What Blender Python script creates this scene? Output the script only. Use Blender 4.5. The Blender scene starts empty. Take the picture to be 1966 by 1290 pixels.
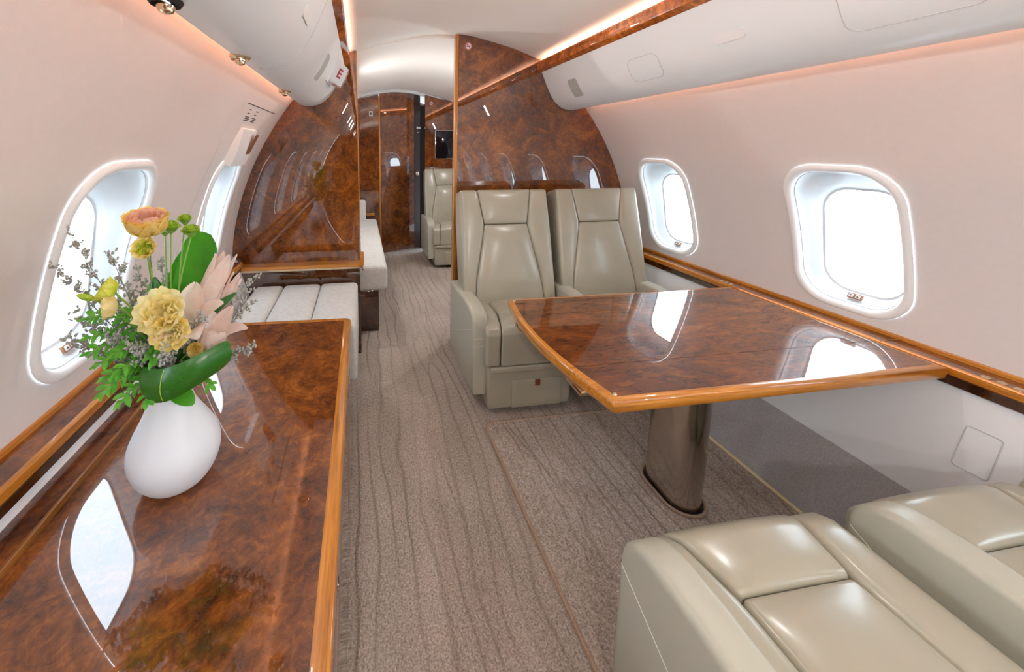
import bpy, bmesh, math, random
import numpy as np
from mathutils import Vector, Matrix
R = random.Random(7)
PI = math.pi
C = bpy.context.scene.collection
XC = 0.5025            # cabin centre line
Y_PART = 2.27          # wood partition
Y_BACK = -2.6
Y_FAR = 4.43

# ------------------------------------------------------------------ helpers
def root_loc(o):
    while o.parent: o = o.parent
    return o.location.copy()

def link(name, me, parent=None, loc=None):
    o = bpy.data.objects.new(name, me); C.objects.link(o)
    if parent is not None: o.parent = parent
    if loc is not None: o.location = loc
    return o

def obj(name, bm, mats, parent=None, loc=None, world=True, smooth=35):
    """bm is in world coordinates (world=True); the origin becomes loc or the root's location"""
    off = root_loc(parent) if parent is not None else (Vector(loc) if loc is not None else Vector((0, 0, 0)))
    if world: bmesh.ops.translate(bm, verts=bm.verts, vec=-off)
    bmesh.ops.recalc_face_normals(bm, faces=bm.faces)
    me = bpy.data.meshes.new(name); bm.to_mesh(me); bm.free()
    for m in (mats if isinstance(mats, (list, tuple)) else [mats]): me.materials.append(m)
    if smooth:
        me.polygons.foreach_set('use_smooth', [True]*len(me.polygons))
        me.set_sharp_from_angle(angle=math.radians(smooth))
    return link(name, me, parent, loc if parent is None else None)

def thing(name, label, cat, loc=(0, 0, 0), rz=0, group=None):
    o = bpy.data.objects.new(name, None); C.objects.link(o)
    o.empty_display_size = .05
    o.location = loc; o.rotation_euler = (0, 0, rz)
    return tag(o, label, cat, group)

def tag(o, label, cat, group=None):
    o['label'] = label; o['category'] = cat
    if group: o['group'] = group
    return o

def struct(o):
    o['kind'] = 'structure'; return o

def NB(): return bmesh.new()

def face(bm, vs, mi=0):
    try:
        f = bm.faces.new(vs); f.material_index = mi; return f
    except ValueError: return None

def box(bm, x0, x1, y0, y1, z0, z1, bev=0, seg=2, mi=0):
    t = bmesh.new()
    v = [t.verts.new((x, y, z)) for z in (z0, z1) for y in (y0, y1) for x in (x0, x1)]
    for q in ((0, 1, 3, 2), (4, 5, 7, 6), (0, 1, 5, 4), (2, 3, 7, 6), (0, 2, 6, 4), (1, 3, 7, 5)):
        t.faces.new([v[i] for i in q])
    bmesh.ops.recalc_face_normals(t, faces=t.faces)
    if bev: bmesh.ops.bevel(t, geom=list(t.edges), offset=bev, segments=seg, affect='EDGES', profile=.5)
    merge(bm, t, mi)

def merge(bm, t, mi=0, mat=None):
    mp = {}
    for v in t.verts: mp[v] = bm.verts.new(mat @ v.co if mat else v.co)
    for f in t.faces:
        g = face(bm, [mp[v] for v in f.verts])
        if g: g.material_index = mi if mi is not None else f.material_index
    t.free()

def prism(bm, pts, f0, f1, caps=True, closed=True, mi=0):
    """pts: 2-D outline; f0/f1 map a 2-D point to 3-D at the two ends"""
    a = [bm.verts.new(f0(p)) for p in pts]; b = [bm.verts.new(f1(p)) for p in pts]
    n = len(pts)
    for i in range(n if closed else n-1):
        face(bm, (a[i], a[(i+1) % n], b[(i+1) % n], b[i]), mi)
    if caps and closed:
        face(bm, a, mi); face(bm, b[::-1], mi)

def ext_y(bm, pts, y0, y1, caps=True, closed=True, mi=0):
    prism(bm, pts, lambda p: (p[0], y0, p[1]), lambda p: (p[0], y1, p[1]), caps, closed, mi)

def rbox(bm, c, h, r, seg=5, n=6, deform=None, mi=0, mat=None):
    """rounded box, centre c, half sizes h; deform(unit-ish point, half sizes) -> point (local)"""
    r = min(r, min(h)*.999)
    ax = []
    for k in range(3):
        a = h[k]-r
        lo = [-h[k]+r*(1-math.cos(PI/2*i/seg)) for i in range(seg)]
        mid = [-a+2*a*i/n for i in range(n+1)]
        ax.append(lo+mid+[-q for q in lo[::-1]])
    idx = {}
    def vert(i, j, k):
        key = (i, j, k)
        if key not in idx:
            p = Vector((ax[0][i], ax[1][j], ax[2][k]))
            q = Vector([max(-(h[m]-r), min(h[m]-r, p[m])) for m in range(3)])
            d = p-q
            if d.length > 1e-9: p = q+d.normalized()*r
            if deform: p = Vector(deform(p))
            p = p+Vector(c)
            idx[key] = bm.verts.new(mat @ p if mat else p)
        return idx[key]
    N = [len(a)-1 for a in ax]
    for k in (0, N[2]):
        for i in range(N[0]):
            for j in range(N[1]): face(bm, [vert(i, j, k), vert(i+1, j, k), vert(i+1, j+1, k), vert(i, j+1, k)], mi)
    for j in (0, N[1]):
        for i in range(N[0]):
            for k in range(N[2]): face(bm, [vert(i, j, k), vert(i+1, j, k), vert(i+1, j, k+1), vert(i, j, k+1)], mi)
    for i in (0, N[0]):
        for j in range(N[1]):
            for k in range(N[2]): face(bm, [vert(i, j, k), vert(i, j+1, k), vert(i, j+1, k+1), vert(i, j, k+1)], mi)

def tube(bm, path, rad, n=8, caps=True, mi=0):
    path = [Vector(p) for p in path]; rings = []
    up = Vector((0, 0, 1))
    for i, p in enumerate(path):
        t = (path[min(i+1, len(path)-1)]-path[max(i-1, 0)]).normalized()
        a = t.cross(up)
        if a.length < .05: a = t.cross(Vector((1, 0, 0)))
        a.normalize(); b = a.cross(t).normalized()
        r = rad[i] if isinstance(rad, (list, tuple)) else rad
        rings.append([bm.verts.new(p+(a*math.cos(2*PI*k/n)+b*math.sin(2*PI*k/n))*r) for k in range(n)])
    for q, s in zip(rings, rings[1:]):
        for k in range(n): face(bm, (q[k], q[(k+1) % n], s[(k+1) % n], s[k]), mi)
    if caps: face(bm, rings[0][::-1], mi); face(bm, rings[-1], mi)

def lathe(bm, prof, c, n=48, mi=0):
    c = Vector(c); rings = []
    for r, z in prof:
        rings.append([bm.verts.new(c+Vector((r*math.cos(2*PI*k/n), r*math.sin(2*PI*k/n), z))) for k in range(n)])
    for q, s in zip(rings, rings[1:]):
        for k in range(n): face(bm, (q[k], q[(k+1) % n], s[(k+1) % n], s[k]), mi)
    face(bm, rings[0][::-1], mi)
    return rings

def rr_pts(hw, hh, r, k=5):
    out = []
    for cx, cy, a0 in ((hw-r, hh-r, 0), (-hw+r, hh-r, 90), (-hw+r, -hh+r, 180), (hw-r, -hh+r, 270)):
        for i in range(k+1):
            a = math.radians(a0+90*i/k); out.append((cx+r*math.cos(a), cy+r*math.sin(a)))
    return out

def bez(pts, n):
    pts = [Vector(p) for p in pts]
    out = []
    for i in range(n+1):
        t = i/n; q = pts[:]
        while len(q) > 1: q = [a.lerp(b, t) for a, b in zip(q, q[1:])]
        out.append(q[0])
    return out

# ------------------------------------------------------------------ materials
def mat(name):
    m = bpy.data.materials.new(name); m.use_nodes = True
    return m, m.node_tree, m.node_tree.nodes['Principled BSDF']

def nd(t, typ, **kw):
    n = t.nodes.new(typ)
    for k, v in kw.items():
        if k.startswith('i_'):
            n.inputs[int(k[2:]) if k[2:].isdigit() else k[2:].replace('_', ' ')].default_value = v
        else: setattr(n, k, v)
    return n

def ramp(t, src, stops):
    r = nd(t, 'ShaderNodeValToRGB'); e = r.color_ramp.elements
    while len(e) < len(stops): e.new(.5)
    for q, (p, c) in zip(e, stops): q.position = p; q.color = (*c, 1)
    t.links.new(src, r.inputs[0]); return r.outputs[0]

def coords(t, scale=(1, 1, 1), rot=(0, 0, 0), kind='Object'):
    tc = nd(t, 'ShaderNodeTexCoord'); mp = nd(t, 'ShaderNodeMapping')
    mp.inputs['Scale'].default_value = scale; mp.inputs['Rotation'].default_value = rot
    t.links.new(tc.outputs[kind], mp.inputs[0]); return mp.outputs[0]

def noise(t, vec, scale, detail=4, rough=.5, dist=0):
    n = nd(t, 'ShaderNodeTexNoise'); n.inputs['Scale'].default_value = scale
    n.inputs['Detail'].default_value = detail; n.inputs['Roughness'].default_value = rough
    n.inputs['Distortion'].default_value = dist
    t.links.new(vec, n.inputs['Vector']); return n.outputs[0]

def mathn(t, op, a, b=None, clamp=False):
    n = nd(t, 'ShaderNodeMath', operation=op, use_clamp=clamp)
    for i, s in enumerate((a, b)):
        if s is None: continue
        if isinstance(s, (int, float)): n.inputs[i].default_value = s
        else: t.links.new(s, n.inputs[i])
    return n.outputs[0]

def mixc(t, fac, a, b, mode='MIX'):
    n = nd(t, 'ShaderNodeMix', data_type='RGBA', blend_type=mode)
    for s, k in ((fac, 0), (a, 6), (b, 7)):
        if isinstance(s, (int, float)): n.inputs[k].default_value = s
        elif isinstance(s, tuple): n.inputs[k].default_value = (*s, 1)
        else: t.links.new(s, n.inputs[k])
    return n.outputs[2]

def bump(t, b, h, strength=.2, dist=.002):
    n = nd(t, 'ShaderNodeBump'); n.inputs['Strength'].default_value = strength; n.inputs['Distance'].default_value = dist
    t.links.new(h, n.inputs['Height']); t.links.new(n.outputs[0], b.inputs['Normal'])

def burl(name, scale=(1, 1, 1), rot=(0, 0, 0), gain=1.0):
    m, t, b = mat(name)
    v = coords(t, scale, rot)
    a = noise(t, v, 5.5, 10, .68, 1.9)
    f = noise(t, v, 42, 6, .7, 1.2)
    g = noise(t, v, 1.8, 3, .5, .8)
    s = mathn(t, 'ADD', mathn(t, 'MULTIPLY', a, .50), mathn(t, 'ADD', mathn(t, 'MULTIPLY', f, .36), mathn(t, 'MULTIPLY', g, .24)))
    k = gain
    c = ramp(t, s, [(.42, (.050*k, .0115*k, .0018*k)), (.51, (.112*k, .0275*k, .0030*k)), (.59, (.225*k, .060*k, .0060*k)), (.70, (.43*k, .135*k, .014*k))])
    t.links.new(c, b.inputs['Base Color'])
    b.inputs['Roughness'].default_value = .4; b.inputs['Specular IOR Level'].default_value = .1
    b.inputs['Coat Weight'].default_value = 1; b.inputs['Coat Roughness'].default_value = .004; b.inputs['Coat IOR'].default_value = 2.0
    return m

def honey(name, scale=(30, 1.2, 30), k=1.0):
    m, t, b = mat(name)
    v = coords(t, scale)
    a = noise(t, v, 4, 7, .7, .3)
    c = ramp(t, a, [(.3, (.30*k, .092*k, .006*k)), (.5, (.52*k, .185*k, .014*k)), (.7, (.70*k, .29*k, .028*k))])
    t.links.new(c, b.inputs['Base Color'])
    b.inputs['Roughness'].default_value = .35
    b.inputs['Coat Weight'].default_value = 1; b.inputs['Coat Roughness'].default_value = .04
    return m

def plain(name, col, rough=.5, metal=0, bumps=None, spec=.5, **kw):
    m, t, b = mat(name)
    b.inputs['Base Color'].default_value = (*col, 1); b.inputs['Roughness'].default_value = rough
    b.inputs['Metallic'].default_value = metal; b.inputs['Specular IOR Level'].default_value = spec
    for k, v in kw.items(): b.inputs[k.replace('_', ' ')].default_value = v
    if bumps:
        sc, st, ds = bumps
        bump(t, b, noise(t, coords(t), sc, 3, .6), st, ds)
    return m

def vary(name, c0, c1, scale, rough=.6, vec=(1, 1, 1), bumps=None, **kw):
    m, t, b = mat(name)
    a = noise(t, coords(t, vec), scale, 4, .6)
    t.links.new(ramp(t, a, [(.35, c0), (.65, c1)]), b.inputs['Base Color'])
    b.inputs['Roughness'].default_value = rough
    for k, v in kw.items(): b.inputs[k.replace('_', ' ')].default_value = v
    if bumps: bump(t, b, noise(t, coords(t), bumps[0], 3, .6), bumps[1], bumps[2])
    return m

def emit(name, col, s):
    m = bpy.data.materials.new(name); m.use_nodes = True; t = m.node_tree
    t.nodes.clear(); e = nd(t, 'ShaderNodeEmission'); e.inputs[0].default_value = (*col, 1); e.inputs[1].default_value = s
    o = nd(t, 'ShaderNodeOutputMaterial'); t.links.new(e.outputs[0], o.inputs[0]); return m

def carpet(name):
    m, t, b = mat(name)
    tc = nd(t, 'ShaderNodeTexCoord'); sp = nd(t, 'ShaderNodeSeparateXYZ'); t.links.new(tc.outputs['Object'], sp.inputs[0])
    x = sp.outputs[0]
    def mapped(sc, loc=(0, 0, 0)):
        mp = nd(t, 'ShaderNodeMapping'); mp.inputs['Scale'].default_value = sc; mp.inputs['Location'].default_value = loc
        t.links.new(tc.outputs['Object'], mp.inputs[0]); return mp.outputs[0]
    w1 = noise(t, mapped((2.6, .9, 1)), 1.0, 2, .5, .2)
    w2 = noise(t, mapped((7, 2.2, 1), (3.1, 7.7, 0)), 1.0, 2, .5, .2)
    def lines(freq, k1, k2, sharp, ph0):
        ph = mathn(t, 'ADD', mathn(t, 'MULTIPLY', x, freq), mathn(t, 'ADD', mathn(t, 'MULTIPLY', w1, k1), mathn(t, 'ADD', mathn(t, 'MULTIPLY', w2, k2), ph0)))
        tri = mathn(t, 'ABSOLUTE', mathn(t, 'SUBTRACT', mathn(t, 'FRACT', ph), .5))
        return mathn(t, 'SUBTRACT', 1.0, mathn(t, 'MULTIPLY', tri, sharp), True)
    f1 = noise(t, mapped((6, 1.4, 1), (9, 2, 0)), 1.0, 2)
    l1 = mathn(t, 'MULTIPLY', lines(17.0, 3.2, 1.1, 7.0, 0.0), mathn(t, 'MULTIPLY', mathn(t, 'SUBTRACT', f1, .30, True), 4.0, True))
    l2 = mathn(t, 'MULTIPLY', lines(10.0, -4.0, 2.2, 9.0, .3), mathn(t, 'MULTIPLY', mathn(t, 'SUBTRACT', noise(t, mapped((5, 1.1, 1), (1, 5, 0)), 1.0, 2), .46, True), 5.0, True))
    line = mathn(t, 'MAXIMUM', l1, l2)
    tuft = noise(t, mapped((1, 1, 1)), 190, 2, .75)
    rib = noise(t, mapped((1.5, .6, 1)), 120, 2, .6)
    mott = noise(t, mapped((3, 1.2, 1)), 2.0, 3)
    base = ramp(t, mathn(t, 'ADD', mathn(t, 'MULTIPLY', tuft, .55), mathn(t, 'ADD', mathn(t, 'MULTIPLY', rib, .28), mathn(t, 'MULTIPLY', mott, .17))), [(.38, (.25, .20, .165)), (.50, (.43, .362, .31)), (.62, (.63, .55, .485))])
    c = mixc(t, mathn(t, 'MULTIPLY', line, .42), base, (.20, .15, .117))
    t.links.new(c, b.inputs['Base Color']); b.inputs['Roughness'].default_value = .95; b.inputs['Specular IOR Level'].default_value = .1
    hgt = mathn(t, 'SUBTRACT', mathn(t, 'ADD', mathn(t, 'MULTIPLY', tuft, .6), mathn(t, 'MULTIPLY', rib, .3)), mathn(t, 'MULTIPLY', line, .9))
    bump(t, b, hgt, .8, .004)
    return m

def glass_thin(name):
    m = bpy.data.materials.new(name); m.use_nodes = True; t = m.node_tree; t.nodes.clear()
    tr = nd(t, 'ShaderNodeBsdfTransparent'); tr.inputs[0].default_value = (.97, .99, 1, 1)
    gl = nd(t, 'ShaderNodeBsdfGlossy'); gl.inputs['Roughness'].default_value = .02
    lw_ = nd(t, 'ShaderNodeLayerWeight'); fr = nd(t, 'ShaderNodeMath', operation='MULTIPLY_ADD'); fr.inputs[1].default_value = .8; fr.inputs[2].default_value = .04
    pw = nd(t, 'ShaderNodeMath', operation='POWER'); pw.inputs[1].default_value = 5; t.links.new(lw_.outputs['Facing'], pw.inputs[0]); t.links.new(pw.outputs[0], fr.inputs[0]); mx = nd(t, 'ShaderNodeMixShader'); o = nd(t, 'ShaderNodeOutputMaterial')
    t.links.new(fr.outputs[0], mx.inputs[0]); t.links.new(tr.outputs[0], mx.inputs[1]); t.links.new(gl.outputs[0], mx.inputs[2])
    t.links.new(mx.outputs[0], o.inputs[0]); return m

M = {}
M['burl'] = burl('burl_veneer', gain=.92)
M['burl_cross'] = burl('burl_veneer_cross', (1, .45, 1), gain=1.0)
M['burl_flat'] = burl('burl_table', (.5, 1.3, 1), (0, 0, .25), gain=1.0)
M['honey'] = honey('honey_wood')
M['honey_x'] = honey('honey_wood_across', (1.2, 30, 30))
M['honey_z'] = honey('honey_wood_upright', (30, 30, 1.2))
M['wall'] = vary('cream_fabric', (.74, .70, .68), (.755, .715, .695), 60, .85, bumps=(500, .15, .001))
M['ceil'] = plain('ceiling_liner', (.90, .885, .84), .7)
M['white'] = plain('white_panel', (.89, .92, .925), .4)
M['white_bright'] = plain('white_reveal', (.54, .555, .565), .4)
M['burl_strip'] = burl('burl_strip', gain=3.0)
M['honey_dark'] = honey('honey_dark', k=.5)
M['panel'] = plain('sidewall_panel', (.84, .875, .905), .4)
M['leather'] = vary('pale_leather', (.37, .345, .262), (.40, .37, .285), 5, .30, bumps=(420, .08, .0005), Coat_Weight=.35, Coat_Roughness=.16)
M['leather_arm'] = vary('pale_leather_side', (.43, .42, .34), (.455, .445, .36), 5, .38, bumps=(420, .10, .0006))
M['thread'] = plain('stitch_thread', (.70, .68, .58), .7)
M['seamdark'] = plain('seam_shadow', (.05, .045, .035), .9)
M['carpet'] = carpet('carved_carpet')
M['bind'] = vary('carpet_binding', (.34, .235, .16), (.46, .34, .25), 200, .9, bumps=(300, .5, .002))
M['dado'] = vary('dado_carpet', (.37, .36, .365), (.48, .465, .47), 180, .95, bumps=(300, .5, .002))
M['yellow'] = plain('pale_yellow_strip', (.80, .70, .42), .5)
M['fabric'] = vary('divan_fabric', (.60, .59, .56), (.68, .67, .64), 45, .9, bumps=(350, .3, .001))
M['chrome'] = plain('polished_metal', (.75, .72, .68), .12, 1)
M['bronze'] = plain('bronze_metal', (.56, .50, .44), .13, 1)
M['brass'] = plain('pale_brass', (.78, .62, .42), .2, 1)
M['black'] = plain('black_gap', (.012, .012, .012), .6)
M['screen'] = plain('screen_glass', (.004, .005, .009), .08)
M['grey'] = plain('grey_grille', (.50, .50, .46), .7)
M['lineg'] = plain('panel_groove', (.60, .60, .59), .8)
M['glass'] = glass_thin('window_glass')
M['gasket'] = plain('window_gasket', (.74, .76, .78), .5)
M['copper'] = plain('copper_plate', (.40, .20, .11), .35, .4)
M['darktext'] = plain('dark_print', (.06, .05, .05), .6)
M['red'] = plain('red_print', (.45, .02, .03), .5)
M['signwhite'] = plain('sign_white', (.85, .87, .90), .12, Coat_Weight=1.0)
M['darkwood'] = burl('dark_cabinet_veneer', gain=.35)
M['stile'] = plain('dark_stile', (.028, .007, .004), .4, Coat_Weight=.25, Coat_Roughness=.05)
M['vase'] = plain('matte_ceramic', (.76, .81, .87), .42)
M['tab'] = plain('brown_leather_tab', (.20, .05, .02), .5)

# ------------------------------------------------------------------ cabin section
_wz = np.array([.62, .684, .80, .893, .99, 1.09, 1.179, 1.328, 1.473, 1.60])
_ww = np.array([1.243, 1.236, 1.215, 1.19, 1.16, 1.118, 1.075, .993, .885, .775])
_pf = np.polyfit(_wz, _ww, 4)
def wallw(z): return float(np.polyval(_pf, z))
def lower(z): return float(np.interp(z, [0, .215, .555, .62], [.942, 1.0975, 1.19, 1.243]))
def X(side, u): return XC+side*u
CEIL = [(.66, 1.705), (.62, 1.732), (.58, 1.751), (.52, 1.771), (.413, 1.810), (.295, 1.840), (.15, 1.872), (.06, 1.881), (0, 1.882)]
CEIL = CEIL+[(-u, z) for u, z in CEIL[-2::-1]]
VAL = [(.583, 1.683), (.600, 1.646), (.616, 1.610), (.634, 1.574), (.653, 1.540), (.674, 1.512), (.699, 1.490), (.722, 1.475), (.744, 1.467), (.775, 1.462), (.80, 1.463), (.826, 1.467)]

# ---- wall bays with window openings
ZC, HH, HW, RC = .908, .263, .171, .115
def rr_ray(hw, hh, r, th):
    c, s = abs(math.cos(th)), abs(math.sin(th))
    def inside(t):
        px, py = max(c*t-(hw-r), 0), max(s*t-(hh-r), 0)
        return math.hypot(px, py) <= r and c*t <= hw and s*t <= hh
    lo, hi = 0, 2
    for _ in range(40):
        m = (lo+hi)/2
        if inside(m): lo = m
        else: hi = m
    return lo
ZB, ZT = .585, 1.62
def rect_ray(th):
    c, s = math.cos(th), math.sin(th)
    t = 9
    if c > 1e-9: t = min(t, .4/c)
    if c < -1e-9: t = min(t, -.4/c)
    if s > 1e-9: t = min(t, (ZT-ZC)/s)
    if s < -1e-9: t = min(t, (ZB-ZC)/s)
    return t
_ths = [2*PI*i/88 for i in range(88)]
_ths += [math.atan2(zz-ZC, yy) % (2*PI) for zz in (ZB, ZT) for yy in (-.4, .4)]
THS = sorted(set(round(a, 6) for a in _ths))

def wall_pt(side, y, z, out=0.0):
    d = (wallw(z+.002)-wallw(z-.002))/.004          # du/dz
    n = Vector((1, 0, -d)).normalized()              # outboard normal in (u, z)
    return Vector((X(side, wallw(z)+out*n.x), y, z+out*n.z))

ZOFF = {1: 0.0, -1: .025}
def wall_side(name, side, centres):
    bm = NB()
    for yc in centres:
        prev = None
        for t in (0, .06, .16, .32, .55, .78, 1):
            ring = []
            for th in THS:
                a = rr_ray(HW, HH, RC, th); b = rect_ray(th); d = a+(b-a)*t
                ring.append(bm.verts.new(wall_pt(side, yc+d*math.cos(th), ZC+ZOFF[side]*(1-t)+d*math.sin(th))))
            if prev:
                for k in range(len(ring)): face(bm, (prev[k], prev[(k+1) % len(ring)], ring[(k+1) % len(ring)], ring[k]))
            prev = ring
    bmesh.ops.remove_doubles(bm, verts=bm.verts, dist=1e-5)
    return struct(obj(name, bm, M['wall']))

CR = [1.097+.8*k for k in range(-4, 5)]
CL = [1.057+.8*k for k in range(-4, 5)]
wall_side('wall_right', 1, CR); wall_side('wall_left', -1, CL)

def pane_u(z): return 1.2975-(z-.70)*.19
def window(n, side, yc, buttons=True):
    zo = ZOFF[side]; bm = NB(); rings = []
    spec = [(0, -.002), (-.001, -.008), (.004, -.013), (.012, -.014), (.020, -.010), (.025, -.001), (.027, .012), (.028, .022)]
    for ins, out in spec:
        rings.append([wall_pt(side, yc+rr_ray(HW-ins, HH-ins, RC-ins*.6, th)*math.cos(th), ZC+zo+rr_ray(HW-ins, HH-ins, RC-ins*.6, th)*math.sin(th), out) for th in THS])
    pane = []
    for th in THS:
        d = rr_ray(.120, .195, .085, th); y, z = yc+d*math.cos(th), .893+zo+d*math.sin(th)
        pane.append(Vector((X(side, pane_u(z)), y, z)))
    last = rings[-1]
    for t in (.25, .5, .75, 1): rings.append([a.lerp(b, t) for a, b in zip(last, pane)])
    rings.append([p+Vector((side*.012, 0, 0)) for p in pane])
    vr = [[bm.verts.new(p) for p in r] for r in rings]
    n_ = len(THS)
    for ri, (a, b) in enumerate(zip(vr, vr[1:])):
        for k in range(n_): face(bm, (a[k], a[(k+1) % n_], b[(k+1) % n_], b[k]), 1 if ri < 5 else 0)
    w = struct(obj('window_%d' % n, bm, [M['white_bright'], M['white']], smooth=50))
    bm = NB(); gp = [rings[6][k].lerp(rings[5][k], .5) for k in range(n_)]; tube(bm, gp+gp[:2], .0016, 5); obj('reveal_gap', bm, M['lineg'], w)
    bm = NB(); ctr = Vector((X(side, pane_u(.893+zo)), yc, .893+zo))
    gi, go = [], []
    for p in pane:
        d = (ctr-p).normalized(); gi.append(bm.verts.new(p+d*.008+Vector((side*.004, 0, 0)))); go.append(bm.verts.new(p-d*.001+Vector((side*.002, 0, 0))))
    for k in range(n_): face(bm, (gi[k], gi[(k+1) % n_], go[(k+1) % n_], go[k]))
    obj('window_gasket', bm, M['gasket'], w)
    bm = NB(); bm.faces.new([bm.verts.new(p+Vector((side*.009, 0, 0))) for p in pane])
    g = obj('window_pane', bm, M['glass'], w)
    if buttons:
        z0 = .693+zo; u = 1.268-zo*.2
        bm = NB(); mt = Matrix.Translation((X(side, u), yc, z0)) @ Matrix.Rotation(side*math.radians(24), 4, 'Y')
        t = bmesh.new(); box(t, -.004, .004, -.021, .021, -.010, .010, .002); merge(bm, t, 0, mt)
        pl = obj('shade_switch_plate', bm, M['copper'], w)
        for q in (-1, 1):
            bm = NB(); t = bmesh.new(); box(t, -.0065, .0065, q*.010-.0065, q*.010+.0065, -.0065, .0065, .001); merge(bm, t, 0, mt)
            pts = [(-.004, .003*q), (.004, .003*q), (0, -.0035*q)]
            for sx in (-1, 1):
                vs = [bm.verts.new(mt @ Vector((sx*.0069, q*.010+a, b))) for a, b in pts]; face(bm, vs, 1)
            obj('shade_button', bm, [M['signwhite'], M['darktext']], pl)
    return w
k = 1
for yc in CR: window(k, 1, yc); k += 1
for yc in CL: window(k, -1, yc); k += 1

# ---- lower side walls, dado, floor
for s, nm in ((1, 'right'), (-1, 'left')):
    bm = NB(); ext_y(bm, [(X(s, 1.0975), .215), (X(s, 1.19), .555), (X(s, 1.24), .587), (X(s, 1.30), .587), (X(s, 1.30), .215)], Y_BACK, Y_FAR)
    struct(obj('wall_%s_lower' % nm, bm, M['panel']))
    bm = NB(); ext_y(bm, [(X(s, .942), 0), (X(s, 1.0965), .215), (X(s, 1.30), .2155), (X(s, 1.30), 0)], Y_BACK, Y_FAR)
    struct(obj('baseboard_%s' % nm, bm, M['dado']))
    bm = NB(); box(bm, X(s, .93) if s > 0 else X(s, .945), X(s, .945) if s > 0 else X(s, .93), Y_BACK, Y_FAR, 0, .016, .002)
    struct(obj('trim_floor_%s' % nm, bm, M['yellow']))
bm = NB(); box(bm, X(-1, .95), X(1, .95), Y_BACK, Y_FAR+.8, -.03, 0)
struct(obj('floor', bm, M['carpet']))

# ---- ceiling, coves, strips, overhead valances
def run_ceiling(name, y0, y1, pts=CEIL):
    bm = NB(); top = [(X(1, u), z) for u, z in pts]; tp2 = [(x, z+.02) for x, z in top[::-1]]
    ext_y(bm, top+tp2, y0, y1); return struct(obj(name, bm, M['ceil']))
run_ceiling('ceiling', Y_BACK, Y_PART+.05)
run_ceiling('ceiling_forward', Y_PART+.05, Y_FAR+.8, [(u, z-.014*max(0, 1-abs(u)/.5)) for u, z in CEIL])
RUNS = [(Y_BACK, Y_PART-.001, 'cabin'), (Y_PART+.041, Y_FAR-.001, 'forward')]
ti = 1
for s in (1, -1):
    for y0, y1, _ in RUNS:
        bm = NB()
        ext_y(bm, [(X(s, u), z) for u, z in ((.5835, 1.682), (.556, 1.694), (.5525, 1.700), (.553, 1.737), (.556, 1.741), (.566, 1.741), (.569, 1.737), (.575, 1.715), (.60, 1.69))], y0, y1)
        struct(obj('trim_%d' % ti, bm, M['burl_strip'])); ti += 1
        bm = NB(); pr = VAL+[(.829, 1.473), (.80, 1.505), (.76, 1.555), (.70, 1.62), (.60, 1.683)]
        ext_y(bm, [(X(s, u), z) for u, z in pr], y0, y1)
        o = obj('ceiling_valance_%s' % ('right' if s > 0 else 'left'), bm, M['white'], smooth=40); struct(o)
        # closing liner above the valance, behind the cove
        bm = NB(); ext_y(bm, [(X(s, u), z) for u, z in ((.66, 1.705), (.80, 1.66), (wallw(1.61)+.01, 1.615), (wallw(1.61)+.03, 1.64), (.80, 1.69), (.66, 1.73))], y0, y1)
        struct(obj('ceiling_cove_%s' % ('right' if s > 0 else 'left'), bm, M['ceil']))

# ---- partitions
def part_outline(side, u_in, front=True):
    pts = [(u_in, 0), (.93, 0)]
    pts += [(lower(z), z) for z in (.215, .555)]
    pts += [(wallw(z)-.001, z) for z in np.linspace(.62, 1.60, 24)]
    pts += [(.70, 1.69)]
    arc = [(u, z) for u, z in CEIL if u > 0] if True else []
    ur = [(u, z-.001) for u, z in CEIL if u > u_in+.004]
    pts += ur
    zi = np.interp(u_in, [c[0] for c in CEIL[::-1]], [c[1] for c in CEIL[::-1]])-.001
    pts += [(u_in, float(zi))]
    return pts
def partition(name, side, u_in, y0, y1, m):
    bm = NB(); ext_y(bm, [(X(side, u), z) for u, z in part_outline(side, u_in)], y0, y1)
    return struct(obj(name, bm, m, smooth=20))
partition('wall_partition_right', 1, .070, Y_PART, Y_PART+.04, M['burl'])
partition('wall_partition_left', -1, .522, Y_PART, Y_PART+.04, M['burl'])
# light wooden jamb strips
bm = NB(); box(bm, XC+.050, XC+.0695, Y_PART-.002, Y_PART+.042, .0, 1.878, .002); struct(obj('trim_%d' % ti, bm, M['honey_z'])); ti += 1
bm = NB(); box(bm, XC-.5215, XC-.515, Y_PART-.002, Y_PART+.042, .565, 1.768, .001); struct(obj('trim_%d' % ti, bm, M['honey_z'])); ti += 1
# rear wall closing the cabin behind the camera
bm = NB(); ext_y(bm, [(X(1, u), z) for u, z in part_outline(1, 0)]+[(X(-1, u), z) for u, z in part_outline(1, 0)[-2:0:-1]], Y_BACK-.04, Y_BACK)
struct(obj('wall_rear', bm, M['burl'], smooth=20))
# far bulkhead pieces
FC = [(u, z-.014*max(0, 1-abs(u)/.5)) for u, z in CEIL]
def far_piece(name, u0, u1, y0, y1, m, top=None):
    us = np.linspace(u0, u1, 14)
    zt = lambda u: float(np.interp(u, [c[0] for c in FC[::-1]], [c[1] for c in FC[::-1]]))-.001
    bm = NB(); ext_y(bm, [(XC+u0, 0), (XC+u1, 0)]+[(XC+u, zt(u)) for u in us[::-1]], y0, y1)
    return obj(name, bm, m, smooth=20)
bm = NB(); o1 = part_outline(1, .232); ext_y(bm, [(X(1, u), z-(.02 if abs(u) < .5 and z > 1.7 else 0)) for u, z in o1], Y_FAR, Y_FAR+.04)
struct(obj('wall_front_right', bm, M['burl'], smooth=20))
bm = NB(); o1 = part_outline(1, .302); ext_y(bm, [(X(-1, u), z-(.012 if abs(u) < .5 and z > 1.7 else 0)) for u, z in o1], Y_FAR-.03, Y_FAR+.01)
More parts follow.
